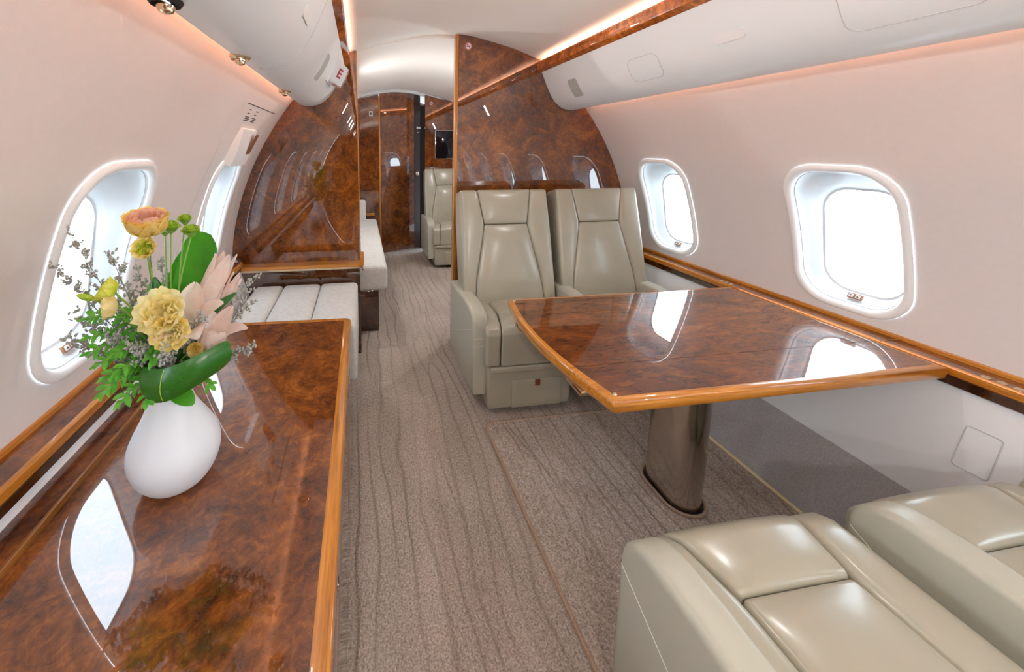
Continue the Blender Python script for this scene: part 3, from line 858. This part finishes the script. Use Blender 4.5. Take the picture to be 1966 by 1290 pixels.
# ------------------------------------------------------------------ credenza
CZ = .505; CX0, CX1, CY0, CY1 = -.676, -.056, -1.2, 1.605
cr = thing('credenza', 'long glossy burl wood credenza along the left wall, holding the white vase', 'cabinet', ((CX0+CX1)/2, .4, 0))
def cpts(ins):
    r = .03-ins*.5; x1, y1 = CX1-ins, CY1-ins
    arc = [(x1-r+r*math.cos(a), y1-r+r*math.sin(a)) for a in np.linspace(0, PI/2, 8)]
    return [(CX0, CY0), (x1, CY0)]+arc+[(CX0, y1+.02)]
bm = NB(); lv = [(.004, CZ-.030), (.0, CZ-.026), (0, CZ-.006), (.002, CZ-.0015), (.006, CZ)]
rs = [[bm.verts.new((x, y, z)) for x, y in cpts(i)] for i, z in lv]; n = len(rs[0])
for p, q in zip(rs, rs[1:]):
    for k in range(n): face(bm, (p[k], p[(k+1) % n], q[(k+1) % n], q[k]))
face(bm, rs[0][::-1]); inn = [bm.verts.new((x, y, CZ)) for x, y in cpts(.030)]
for k in range(n): face(bm, (rs[-1][k], rs[-1][(k+1) % n], inn[(k+1) % n], inn[k]))
obj('edge_band', bm, M['honey'], cr, smooth=60)
bm = NB(); pts = cpts(.0295); prism(bm, pts, lambda p: (p[0], p[1], CZ-.004), lambda p: (p[0], p[1], CZ+.0003)); obj('worktop', bm, M['burl'], cr, smooth=0)
bm = NB(); ext_y(bm, [(-.678, CZ), (-.678, CZ+.014), (-.622, CZ+.014), (-.622, CZ)], CY0, CY1+.01); rail = obj('back_rail', bm, M['burl'], cr)
bm = NB(); ext_y(bm, [(-.6225, CZ), (-.6225, CZ+.0142), (-.620, CZ+.0152), (-.6165, CZ+.0148), (-.615, CZ+.013), (-.615, CZ)], CY0, CY1+.01); obj('rail_moulding', bm, M['honey_dark'], rail)
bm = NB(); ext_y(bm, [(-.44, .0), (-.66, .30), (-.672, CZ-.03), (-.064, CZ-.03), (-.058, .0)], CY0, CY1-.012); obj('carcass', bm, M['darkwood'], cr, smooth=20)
bm = NB(); box(bm, -.064, -.0585, CY0, 1.035, .03, CZ-.034, .001); d1 = obj('drawer_front', bm, M['burl'], cr)
bm = NB(); box(bm, -.064, -.0585, 1.039, CY1-.016, .03, CZ-.034, .001); d2 = obj('drawer_front', bm, M['burl'], cr)
for par, y, z in ((d2, 1.20, .42), (d2, 1.165, .415), (d1, .63, .42)):
    bm = NB(); lathe(bm, [(.011, 0), (.011, .002), (.008, .004), (.0005, .0042)], (0, 0, 0), 18)
    bmesh.ops.transform(bm, matrix=Matrix.Translation((-.0585, y, z)) @ Matrix.Rotation(PI/2, 4, 'Y'), verts=bm.verts); obj('latch_button', bm, M['chrome'], par)

# ------------------------------------------------------------------ near divan, partition cabinet, far divan
dv = thing('divan', 'pale fabric bench seat between the credenza and the left wood partition', 'bench', (-.34, 1.9, 0))
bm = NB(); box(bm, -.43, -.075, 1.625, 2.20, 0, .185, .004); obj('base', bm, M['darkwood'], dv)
bm = NB(); xs = [-.60, -.446, -.242, -.034]
for a, b in zip(xs, xs[1:]):
    h = ((b-a)/2, .283, .135)
    rbox(bm, ((a+b)/2, 1.905, .325), h, .022, 5, 8, trap(h, [(-1, -h[0], h[0]), (1, -h[0], h[0])], .012))
obj('seat_cushion', bm, M['fabric'], dv)
pc = thing('partition_cabinet', 'low dark cabinet with a honey wood shelf at the foot of the left partition', 'cabinet', (-.33, 2.25, 0))
bm = NB(); box(bm, -.70, -.020, 2.215, 2.455, 0, .537, .002); obj('carcass', bm, M['darkwood'], pc)
def shelf_pts(g):
    r = .03; x1, y0 = .006+g, 2.188-g
    return [(-.72, 2.27), (-.72, y0)]+[(x1-r+r*math.sin(a), y0+r-r*math.cos(a)) for a in np.linspace(0, PI/2, 8)]+[(x1, 2.455), (-.020, 2.455), (-.020, 2.27)]
bm = NB(); prism(bm, shelf_pts(0), lambda p: (p[0], p[1], .549), lambda p: (p[0], p[1], .567)); bmesh.ops.bevel(bm, geom=[e for e in bm.edges if abs(e.verts[0].co.z-e.verts[1].co.z) < 1e-6], offset=.003, segments=2, affect='EDGES'); obj('shelf', bm, M['honey_x'], pc, smooth=30)
bm = NB(); prism(bm, shelf_pts(-.004), lambda p: (p[0], p[1], .537), lambda p: (p[0], p[1], .5485)); obj('brass_strip', bm, M['brass'], pc, smooth=30)
bm = NB(); lathe(bm, [(.009, 0), (.009, .012), (.012, .016), (.008, .024), (.0005, .026)], (0, 0, 0), 16); bmesh.ops.transform(bm, matrix=Matrix.Translation((-.020, 2.30, .50)) @ Matrix.Rotation(PI/2, 4, 'Y'), verts=bm.verts); obj('latch_button', bm, M['chrome'], pc)

fd = thing('sofa', 'pale fabric sofa in the forward cabin, beyond the left wood partition', 'sofa', (-.2, 3.3, 0))
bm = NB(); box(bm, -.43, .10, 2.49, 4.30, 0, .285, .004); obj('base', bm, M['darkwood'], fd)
for a, b in ((2.43, 3.02), (3.022, 3.60), (3.602, 4.19)):
    bm = NB(); h = (.375, (b-a)/2, .085)
    rbox(bm, (-.218, (a+b)/2, .385), h, .035, 5, 8, trap(h, [(-1, -h[0], h[0]), (1, -h[0], h[0])], .012)); obj('seat_cushion', bm, M['fabric'], fd)
bm = NB(); rbox(bm, (-.27, 4.275, .50), (.31, .07, .165), .03, 4, 4); obj('armrest', bm, M['fabric'], fd)
bm = NB(); rbox(bm, (-.56, 3.33, .62), (.05, .86, .19), .03, 4, 6); obj('backrest', bm, M['fabric'], fd)
bm = NB(); box(bm, .045, .14, 4.36, Y_FAR-.033, .47, .50, .004); tag(obj('side_shelf', bm, M['honey_x'], loc=(.09, 4.38, .47)), 'small wooden shelf beyond the far end of the sofa', 'shelf')

# ------------------------------------------------------------------ vase
VX, VY = -.413, .826
bm = NB(); prof = [(.036, 0), (.044, .002), (.062, .012), (.0775, .034), (.087, .060), (.089, .078), (.0855, .100), (.0745, .125), (.061, .150), (.050, .172), (.043, .192), (.040, .212), (.040, .226), (.042, .234), (.039, .235), (.036, .228), (.034, .19), (.040, .15), (.0005, .14)]
sm = []
for i in range(len(prof)-1):
    p0, p1, p2, p3 = prof[max(i-1, 0)], prof[i], prof[i+1], prof[min(i+2, len(prof)-1)]
    for k in range(3):
        t_ = k/3
        f = lambda a, b, c, d: .5*((2*b)+(-a+c)*t_+(2*a-5*b+4*c-d)*t_*t_+(-a+3*b-3*c+d)*t_**3)
        sm.append((max(.0005, f(p0[0], p1[0], p2[0], p3[0])), f(p0[1], p1[1], p2[1], p3[1])))
sm.append(prof[-1])
lathe(bm, sm, (VX, VY, CZ+.0004), 64)
tag(obj('vase', bm, M['vase'], loc=(VX, VY, CZ), smooth=60), 'white matte teardrop vase full of flowers on the burl wood credenza', 'vase')

# ------------------------------------------------------------------ flowers
def petalmat(name, c0, c1, sc, tr=.45):
    m, t, b = mat(name)
    a = noise(t, coords(t), sc, 3, .6); c = ramp(t, a, [(.35, c0), (.65, c1)]); t.links.new(c, b.inputs['Base Color']); b.inputs['Roughness'].default_value = .5
    tl = nd(t, 'ShaderNodeBsdfTranslucent'); t.links.new(c, tl.inputs['Color']); mx = nd(t, 'ShaderNodeMixShader'); mx.inputs[0].default_value = tr
    o = t.nodes['Material Output']; t.links.new(b.outputs[0], mx.inputs[1]); t.links.new(tl.outputs[0], mx.inputs[2]); t.links.new(mx.outputs[0], o.inputs['Surface']); return m
M['stem'] = plain('green_stem', (.26, .46, .09), .5)
M['leaf_big'] = petalmat('broad_leaf', (.05, .30, .012), (.09, .42, .02), 14, .4)
M['leaf_roll'] = vary('rolled_leaf', (.016, .115, .008), (.028, .165, .012), 14, .26, (6, 60, 60))
M['leaf_small'] = petalmat('small_leaf', (.12, .50, .04), (.24, .66, .09), 40, .35)
M['leaf_dark'] = plain('dark_leaf', (.04, .17, .03), .4)
M['peach'] = petalmat('peach_petal', (.99, .66, .50), (1.0, .80, .64), 60, .5)
M['yellowp'] = petalmat('yellow_petal', (.99, .80, .24), (1.0, .88, .42), 60, .5)
M['pale_yellow'] = petalmat('pale_yellow_petal', (.99, .88, .40), (1.0, .94, .62), 60, .5)
M['lime'] = petalmat('lime_petal', (.76, .84, .08), (.88, .90, .22), 60, .3)
M['mum'] = vary('green_mum', (.34, .56, .03), (.52, .74, .09), 200, .55)
M['lily'] = petalmat('lily_petal', (.93, .73, .66), (.97, .88, .81), 26, .4)
M['statice'] = vary('grey_floret', (.30, .32, .29), (.54, .54, .52), 300, .8)
M['statstem'] = plain('grey_green_stem', (.24, .29, .18), .7)
MOUTH = Vector((VX, VY, .735))

def petal(bm, O, axis, rad, L, W, phi, cup=.25, prof=None, nu=8, nv=6, ruff=0, mi=0, seed=0, thick=0):
    axis = Vector(axis).normalized(); rad = Vector(rad); rad = (rad-axis*rad.dot(axis)).normalized(); T = axis.cross(rad)
    c = Vector(O); rows = []
    prof = prof or (lambda u: math.sin(PI*min(1, .12+u*.88))**.6)
    for i in range(nu+1):
        u = i/nu
        f = math.radians(float(np.interp(u, [p[0] for p in phi], [p[1] for p in phi])))
        d = axis*math.cos(f)+rad*math.sin(f); nr = d.cross(T)
        row = []
        for j in range(nv+1):
            v = -1+2*j/nv; w = W*prof(u)
            off = nr*(-cup*v*v*w)+nr*(ruff*u*math.sin(seed+v*5+u*3))
            row.append(bm.verts.new(c+T*(v*w)-off))
        rows.append(row); c = c+d*(L/nu)
    for a, b in zip(rows, rows[1:]):
        for j in range(nv): face(bm, (a[j], a[j+1], b[j+1], b[j]), mi)

def perp(ax, a):
    ax = Vector(ax).normalized(); s = ax.cross(Vector((0, 0, 1)))
    if s.length < .1: s = ax.cross(Vector((1, 0, 0)))
    s.normalize(); t = ax.cross(s)
    return s*math.cos(a)+t*math.sin(a)

def stem_to(bm, head, r=.0018, bend=.02, n=10, end=None):
    head = Vector(head); e = end or Vector((VX+R.uniform(-.018, .018), VY+R.uniform(-.018, .018), .705))
    m = Vector((e.x*.75+head.x*.25, e.y*.75+head.y*.25, (e.z+head.z)/2+bend))
    tube(bm, bez([head, m.lerp(head, .4), m, Vector((e.x, e.y, .745)), e], n), r, 7)

def root(name, label, cat, head, group='flowers and greenery in the vase'):
    return thing(name, label, cat, (VX, VY, .705), 0, group)

def rose(name, label, head, axis, r, cols, layers=6, loose=0, stemr=.002):
    t = root(name, label, 'flower', head); head = Vector(head); ax = Vector(axis).normalized()
    bm = NB()
    for k in range(layers):
        q = k/(layers-1); n = 3+k; L = r*(1.12+.18*q) if loose < .3 else r*(.75+.55*q); 
        for i in range(n):
            a = 2*PI*(i+.37*k)/n+R.uniform(-.12, .12)
            ra = perp(ax, a)
            top = -20+q*((40 if loose < .3 else 62)+loose*30)
            ph = [(0, 60+20*q), (.35, 22+22*q), (.75, top*.55), (1, top+R.uniform(-8, 14)+30*q)]
            petal(bm, head-ax*r*.55+ra*r*.05, ax, ra, L, r*(.30+.30*q), ph, .35-.15*q, lambda u: math.sin(PI*min(.86, .18+u*.68))**.5, 8, 8, .05*r+loose*.13*r, 0 if q < .70 else 1, R.random()*6)
    obj('bloom', bm, cols, t, smooth=70)
    bm = NB()
    for i in range(5):
        ra = perp(ax, 2*PI*i/5); petal(bm, head-ax*r*.58, ax, ra, r*.5, r*.10, [(0, 80), (1, 55)], .1, lambda u: 1-u*.9)
    stem_to(bm, head-ax*r*.5, stemr)
    obj('stem', bm, M['stem'], t)
    return t
rose('rose', 'large peach and yellow rose at the very top of the bouquet', (-.412, .80, 1.083), (.10, -.30, 1), .044, [M['peach'], M['yellowp']], 7)
rose('carnation', 'small lime yellow bloom just below the big peach rose', (-.420, .797, 1.034), (.05, -.85, .5), .021, [M['lime'], M['yellowp']], 6, .6)
rose('lisianthus', 'ruffled pale yellow bloom at the front centre of the bouquet, upper of the pair', (-.370, .735, .928), (.05, -.8, .6), .041, [M['pale_yellow'], M['pale_yellow']], 4, .55)
rose('lisianthus', 'ruffled pale yellow bloom at the front centre of the bouquet, lower of the pair', (-.352, .725, .892), (.25, -.9, .25), .031, [M['pale_yellow'], M['yellowp']], 4, .55)
rose('lisianthus', 'half open lime yellow bloom at the left of the bouquet, upper of the pair', (-.470, .76, .966), (-.7, -.3, .55), .026, [M['lime'], M['lime']], 5, .2)
rose('lisianthus', 'half open lime yellow bloom at the left of the bouquet, lower of the pair', (-.465, .75, .938), (-.75, -.45, .05), .025, [M['lime'], M['pale_yellow']], 5, .2)
rose('small_yellow_flower', 'small yellow flower peeping out above the right end of the rolled leaf', (-.330, .765, .835), (.2, -.8, .3), .014, [M['yellowp'], M['yellowp']], 5, .5)
def bud(name, label, head, axis, L, W, m, tip=None):
    t = root(name, label, 'flower bud', head); ax = Vector(axis).normalized(); head = Vector(head)
    bm = NB()
    for i in range(4): petal(bm, head-ax*L*.5, ax, perp(ax, PI/2*i), L, W*1.1, [(0, 40), (.3, 8), (.7, -10), (1, -22)], .5, lambda u: math.sin(PI*min(.97, .15+u*.82))**.7)
    obj('bloom', bm, m, t, smooth=70)
    bm = NB(); stem_to(bm, head-ax*L*.5, .0016); obj('stem', bm, M['stem'], t)
bud('lisianthus_bud', 'slim green closed bud at the far left of the bouquet', (-.508, .76, .955), (-.85, -.1, .35), .030, .006, M['mum'])
bud('lisianthus_bud', 'dark green closed bud standing among the stems left of the broad leaf', (-.408, .80, .958), (.0, -.1, 1), .036, .009, M['leaf_dark'])

def mum(label, head, r):
    t = root('green_button_mum', label, 'flower', head); head = Vector(head); ax = Vector((.05, -.15, 1)).normalized()
    bm = NB()
    for k, (n, f, L) in enumerate(((22, 78, 1.0), (20, 58, 1.0), (18, 40, .95), (14, 22, .9), (8, 6, .85))):
        for i in range(n): petal(bm, head-ax*r*.25, ax, perp(ax, 2*PI*(i+.5*k)/n), r*L, r*.13, [(0, f), (1, f-22)], .3, lambda u: .6+.4*math.sin(PI*u), 4, 2)
    obj('bloom', bm, M['mum'], t, smooth=70)
    bm = NB(); lathe(bm, [(.0005, -.012), (r*.35, -.008), (r*.62, -.002), (.0005, .001)], head-ax*r*.1, 12); stem_to(bm, head-ax*r*.4, .0016)
    obj('stem', bm, M['stem'], t)
for lab, h, r in (('green button bloom right beside the peach rose, large and centred', (-.390, .84, 1.066), .0215), ('green button bloom farthest back, small, behind the other green blooms', (-.376, .875, 1.076), .017), ('green button bloom at the right end of the row of green blooms', (-.351, .84, 1.057), .021), ('green button bloom half hidden under the right side of the peach rose', (-.413, .865, 1.055), .015)): mum(lab, h, r)

LILPROF = lambda u: math.sin(PI*min(.985, .10+.885*u))**.75
def lily(label, base, axis, L, W, ph, n=6, roll=0, sub=None):
    t = root('lily', label, 'flower', base); bm = NB(); ax = Vector(axis).normalized()
    for i in range(n):
        a = roll+2*PI*i/n; p = ph if sub is None else sub[i % len(sub)]
        petal(bm, Vector(base)+perp(ax, a)*.003, ax, perp(ax, a), L*R.uniform(.94, 1.04), W*(1 if i % 2 else .8), p, .22, LILPROF, 12, 6, .002, 0, i)
    obj('petals', bm, M['lily'], t, smooth=80)
    bm = NB(); stem_to(bm, base, .0024, .01); obj('stem', bm, M['stem'], t)
CL_ = [(0, 26), (.3, 6), (.8, -3), (1, 8)]
OP_ = [(0, 30), (.3, 10), (.7, 20), (1, 75)]
FL_ = [(0, 38), (.3, 40), (.7, 62), (1, 95)]
lily('tall half closed pale pink lily rising right of the broad green leaf', (-.352, .84, .868), (.46, .10, 1), .155, .024, CL_, 4, .3)
lily('open white lily beside the pale yellow bloom, petals spread left and right', (-.342, .785, .872), (.02, -.55, .85), .088, .027, FL_, 5, .9)
lily('pale pink trumpet lily leaning over the right end of the rolled leaf', (-.318, .795, .812), (.40, -.25, 1), .105, .027, OP_, 5, .9, [OP_, [(0, 28), (.3, 8), (.6, 38), (1, 85)]])
lily('slim closed lily bud at the right, behind the trumpet lily', (-.315, .86, .865), (.50, 0, 1), .098, .014, [(0, 24), (.3, 5), (.8, -6), (1, -4)], 4)

def leaf(bm, path, W, n=14, prof=None, fold=.15, up=(0, -1, 0.2)):
    pts = bez(path, n); rows = []
    prof = prof or (lambda u: math.sin(PI*min(.98, .05+.93*u))**.7)
    for i, p in enumerate(pts):
        d = (pts[min(i+1, n)]-pts[max(i-1, 0)]).normalized(); s = d.cross(Vector(up)).normalized(); nr = s.cross(d)
        w = W*prof(i/n); rows.append([bm.verts.new(p+s*(v*w)+nr*(fold*abs(v)*w)) for v in (-1, -.66, -.33, 0, .33, .66, 1)])
    for a, b in zip(rows, rows[1:]):
        for j in range(6): face(bm, (a[j], a[j+1], b[j+1], b[j]))
def leaf_thing(name, label, path, W, m, **kw):
    t = root(name, label, 'leaf', path[-1]); bm = NB(); leaf(bm, path, W, **kw); obj('blade', bm, m, t, smooth=80)
    bm = NB(); tube(bm, bez([path[0], Vector(path[0]).lerp(MOUTH, .5), MOUTH, (VX, VY, .705)], 6), .002, 6); obj('stem', bm, M['stem'], t)
leaf_thing('broad_leaf', 'broad bright green leaf standing upright at the back of the bouquet', [(-.385, .86, .84), (-.38, .86, .92), (-.362, .90, .98), (-.338, .88, 1.045)], .036, M['leaf_big'], prof=lambda u: min(1, .45+u*1.4)*(1 if u < .8 else math.sqrt(max(0, 1-((u-.8)/.215)**2))), fold=.22)
leaf_thing('broad_leaf', 'second broad green leaf half hidden behind the green flower stems', [(-.40, .90, .84), (-.41, .90, .90), (-.40, .91, .96), (-.375, .92, 1.02)], .032, M['leaf_big'], fold=.3)
leaf_thing('slim_leaf', 'slim dark green leaf pointing right between the lilies', [(-.335, .83, .865), (-.31, .83, .895), (-.27, .84, .92)], .0085, M['leaf_dark'])
leaf_thing('slim_leaf', 'dark green leaf below the slim lily bud', [(-.345, .81, .835), (-.33, .805, .86), (-.315, .81, .892)], .014, M['leaf_dark'])
# rolled leaf collar lying across the front
t = root('rolled_leaf', 'glossy dark green leaf rolled into a band across the front of the vase mouth', 'leaf', (0, 0, 0))
bm = NB(); ctrl = [(-.305, .800, .812), (-.36, .790, .800), (-.404, .768, .791), (-.4145, .748, .788), (-.402, .731, .788), (-.360, .715, .796), (-.312, .727, .813), (-.268, .768, .826)]
cen = []
for i in range(len(ctrl)-1):
    p0, p1, p2, p3 = [Vector(ctrl[max(0, min(len(ctrl)-1, i+q))]) for q in (-1, 0, 1, 2)]
    for k in range(6):
        u = k/6; cen.append(.5*(2*p1+(p2-p0)*u+(2*p0-5*p1+4*p2-p3)*u*u+(3*p1-p0-3*p2+p3)*u**3))
cen.append(Vector(ctrl[-1])); NC = len(cen)-1; rows = []
for i, p in enumerate(cen):
    d = (cen[min(i+1, NC)]-cen[max(i-1, 0)]).normalized(); s = Vector((d.y, -d.x, 0)).normalized(); up = Vector((0, 0, 1))
    hh_ = .035 if i < NC*.6 else .035-.009*(i-NC*.6)/(NC*.4)
    if i > NC-3: hh_ *= (.98, .93, .80)[i-NC+2]
    rows.append([bm.verts.new(p+s*(.009*(1-v*v))+up*(hh_*v)) for v in np.linspace(-1, 1, 11)])
for a, b in zip(rows, rows[1:]):
    for j in range(10): face(bm, (a[j], a[j+1], b[j+1], b[j]))
bl = obj('blade', bm, M['leaf_roll'], t, smooth=80)
bm = NB(); i = int(NC*.70); d = (cen[i+1]-cen[i-1]).normalized(); s = Vector((d.y, -d.x, 0)).normalized()
tube(bm, [cen[i]+s*(.0095*(1-v*v)+.0003)+Vector((0, 0, .031*v))+d*.004*v for v in np.linspace(-.98, .98, 10)], .0007, 6)
obj('midrib', bm, M['mum'], bl)
bm = NB(); tube(bm, bez([(-.375, .74, .775), (-.39, .78, .75), (VX, VY-.01, .705)], 6), .003, 6); obj('stem', bm, M['stem'], t)
leaf_thing('slim_leaf', 'green leaf tip hanging below the rolled leaf in front of the vase neck', [(-.385, .775, .752), (-.37, .76, .75), (-.345, .752, .742), (-.335, .75, .728)], .017, M['leaf_big'], up=(0, -.6, 1))

def statice(label, tip, mid=None, dens=1.0, spread=.035):
    t = root('statice_sprig', label, 'filler flower', tip); tip = Vector(tip)
    e = Vector((VX+R.uniform(-.015, .015), VY+R.uniform(-.015, .015), .705))
    m = Vector(mid) if mid else Vector((e.x*.45+tip.x*.55, e.y*.45+tip.y*.55, e.z*.45+tip.z*.55+.012))
    path = bez([e, Vector((e.x, e.y, .76)), m, tip], 20)
    bs, bf = NB(), NB()
    tube(bs, path, [.0014-.0008*i/20 for i in range(21)], 5)
    def floret(p, r):
        t_ = bmesh.new(); bmesh.ops.create_icosphere(t_, subdivisions=1, radius=r)
        for v in t_.verts: v.co.z *= 1.35; v.co *= R.uniform(.7, 1.25)
        merge(bf, t_, 0, Matrix.Translation(p) @ Matrix.Rotation(R.uniform(0, 3), 4, 'X'))
    n = int(23*dens)
    for i in range(n):
        k = .40+.60*i/max(1, n-1); q = path[min(20, int(k*20))]; d = (path[min(20, int(k*20)+1)]-path[max(0, int(k*20)-1)]).normalized()
        sd = perp(d, R.uniform(0, 2*PI)); L = spread*(1.15-k*.75)*R.uniform(.6, 1.1)
        en = q+(d*.75+sd*.75)*L; tube(bs, [q, q.lerp(en, .5)+d*.002, en], .0006, 4)
        for j in range(5):
            f = .35+.65*j/4; p = q.lerp(en, f)+Vector([R.uniform(-1, 1)*.0045 for _ in range(3)])
            floret(p, R.uniform(.0021, .0034))
            if j % 2:
                p2 = p+(d*.5+perp(d, R.uniform(0, 6.28)))*.007; tube(bs, [q.lerp(en, f), p2], .0005, 4, False); floret(p2, R.uniform(.0018, .003)); floret(p2+Vector((R.uniform(-.003, .003), R.uniform(-.003, .003), .003)), .0022)
    obj('florets', bf, M['statice'], t, smooth=0)['kind'] = 'stuff'; obj('stem', bs, M['statstem'], t)
for lab, tip, sp in (
    ('tall grey statice sprig reaching up in front of the left window', (-.571, .84, 1.052), .042), ('grey statice sprig at the far left, pointing at the left window', (-.592, .82, .998), .034),
    ('grey statice sprig left of centre, just right of the tall one', (-.517, .86, 1.004), .040), ('low grey statice sprig at the far left above the ledge', (-.570, .80, .858), .034),
    ('grey statice sprig behind the lime yellow blooms', (-.490, .90, .955), .036), ('grey statice sprig against the white wall behind the flower stems', (-.452, .92, .968), .040),
    ('grey statice sprig at the far right, upper of three', (-.236, .86, .940), .036), ('grey statice sprig at the far right, middle of three', (-.247, .85, .888), .030),
    ('grey statice sprig at the far right, lowest of three', (-.236, .82, .802), .030), ('dense grey statice tuft above the left end of the rolled leaf', (-.418, .735, .866), .040),
    ('dense grey statice tuft above the middle of the rolled leaf', (-.362, .715, .862), .036), ('dense grey statice tuft between the yellow bloom and the trumpet lily', (-.308, .745, .905), .036),
    ('grey statice sprig low on the left among the green foliage', (-.475, .765, .872), .036), ('thin grey statice sprig left of the foliage, below the lime blooms', (-.560, .81, .905), .024)):
    statice(lab, tip, None, 1.5 if 'dense' in lab else 1.1, sp)

def foliage(label, tip, n=7, L=.0195, droop=0):
    t = root('foliage_sprig', label, 'foliage', tip); tip = Vector(tip)
    e = Vector((VX+R.uniform(-.02, .02), VY+R.uniform(-.02, .02), .705))
    m = Vector((e.x*.4+tip.x*.6, e.y*.4+tip.y*.6, max(tip.z, .78)+.02))
    path = bez([e, Vector((e.x, e.y, .775)), m, tip], 18); bs, bl = NB(), NB(); tube(bs, path, .0012, 5)
    for i in range(n):
        k = .48+.52*i/(n-1); ii = min(18, int(k*18)); q = path[ii]; d = (path[min(18, ii+1)]-path[max(0, ii-1)]).normalized()
        for s in (0, PI):
            a = s+i*PI/2*.8+R.uniform(-.4, .4); sd = perp(d, a); dd = (d*.7+sd).normalized(); ll = L*R.uniform(.75, 1.15)
            nrm = Vector((R.uniform(-.3, .3), -.5, 1))
            leaf(bl, [q, q+dd*ll*.5+Vector((0, 0, .002)), q+dd*ll-Vector((0, 0, .003))], ll*.27, 6, None, .25, nrm)
    leaf(bl, [path[-1], path[-1]+(path[-1]-path[-3]).normalized()*L], L*.25, 6, None, .2, (0, -.5, 1))
    obj('leaves', bl, M['leaf_small'], t, smooth=80); obj('stem', bs, M['stem'], t)
for lab, tip in (
    ('green leafy sprig at the far left beside the lime yellow blooms', (-.520, .78, .905)), ('green leafy sprig left of the bouquet, middle height', (-.512, .77, .872)),
    ('green leafy sprig left of the bouquet just above the vase shoulder', (-.485, .745, .832)), ('green leafy sprig hanging lowest at the left of the vase neck', (-.486, .745, .775)),
    ('green leafy sprig hanging in front of the left side of the vase neck', (-.443, .722, .768)), ('green leafy sprig under the left end of the rolled leaf', (-.405, .728, .762)),
    ('green leafy sprig in front, between the grey tufts and the rolled leaf', (-.440, .725, .825)), ('green leafy sprig behind the lime yellow blooms', (-.465, .80, .900)),
    ('green leafy sprig below the pale yellow blooms', (-.385, .725, .842)), ('green leafy sprig poking out under the right end of the rolled leaf', (-.318, .785, .748)),
    ('green leafy sprig low at the left, half in shade under the others', (-.462, .76, .800)), ('green leafy sprig among the tall stems', (-.425, .83, .945)),
    ('green leafy sprig left of the tall flower stems', (-.440, .85, .915)), ('green leafy sprig below the broad upright leaf', (-.372, .80, .905)), ('green leafy sprig at the far left, lowest of the raised ones', (-.505, .755, .850)), ('green leafy sprig in the thick of the left-hand foliage, facing the front', (-.470, .735, .810)), ('green leafy sprig between the grey tuft and the left foliage', (-.455, .74, .850))):
    foliage(lab, tip, 14)

# ------------------------------------------------------------------ light
w = bpy.data.worlds.new('sky'); bpy.context.scene.world = w; w.use_nodes = True
bg = w.node_tree.nodes['Background']; bg.inputs[0].default_value = (.74, .88, 1.0, 1); bg.inputs[1].default_value = 3.2
def area(name, loc, size, rot, e, col, portal=False):
    l = bpy.data.lights.new(name, 'AREA'); l.shape = 'RECTANGLE'; l.size, l.size_y = size; l.energy = e; l.color = col
    o = bpy.data.objects.new(name, l); C.objects.link(o); o.location = loc; o.rotation_euler = rot
    if portal: l.cycles.is_portal = True
    return o
for s in (1, -1):
    for y0, y1 in ((Y_BACK+.1, Y_PART-.05), (Y_PART+.1, Y_FAR-.05)):
        L = y1-y0
        # cove lamp behind the wood strip, washing the ceiling
        area('cove_light', (X(s, .615), (y0+y1)/2, 1.703), (.02, L), (0, PI+s*math.radians(-25), 0), (1.7 if y1 < 2.5 else .8)*L, (1.0, .54, .34))
        # wall-wash lamp in the gap between valance and side wall
        area('wash_light', (X(s, .823), (y0+y1)/2, 1.513), (.010, L), (0, -s*math.radians(15), 0), .24*L, (1.0, .46, .28))
for s, p, n in LAMPS:  # lamps fore and aft of the table pair are added fill to brighten the cabin
    o = area('reading_fill_lamp', p, (.028, .095), (0, 0, 0), .4 if -.5 < p.y < 1 else (2.6 if p.y > 2 else (.9 if p.y > 1 else 3.3)), (1.0, .985, .97)); o.rotation_euler = (-n).to_track_quat('Z', 'Y').to_euler()
for side, cs in ((1, CR), (-1, CL)):
    for yc in cs:
        area('window_portal', (X(side, pane_u(.893)+.03), yc, .893), (.42, .26), (0, side*math.radians(90), 0), 1, (1, 1, 1), True)

# ------------------------------------------------------------------ camera
F_PX, PX_, PY_, YAW, PIT = 739.1, 801.9, 388.96, .14501, .13841
W_, H_ = 1966, 1290
cd = bpy.data.cameras.new('camera'); cam = bpy.data.objects.new('camera', cd); C.objects.link(cam)
cd.sensor_width = 36; cd.sensor_fit = 'HORIZONTAL'; cd.lens = F_PX*36/W_; cd.clip_start = .02
cd.shift_x = (W_/2-PX_)/W_; cd.shift_y = (PY_-H_/2)/W_
cam.location = (0, 0, 1.225)
cam.rotation_euler = (PI/2-PIT, 0, -YAW)
sc = bpy.context.scene; sc.camera = cam
sc.view_settings.view_transform = 'Standard'; sc.view_settings.look = 'None'; sc.view_settings.gamma = 1; sc.view_settings.exposure = 1.36
sc.cycles.max_bounces = 10; sc.cycles.diffuse_bounces = 5; sc.cycles.glossy_bounces = 5; sc.cycles.transparent_max_bounces = 12
sc.cycles.use_denoising = True
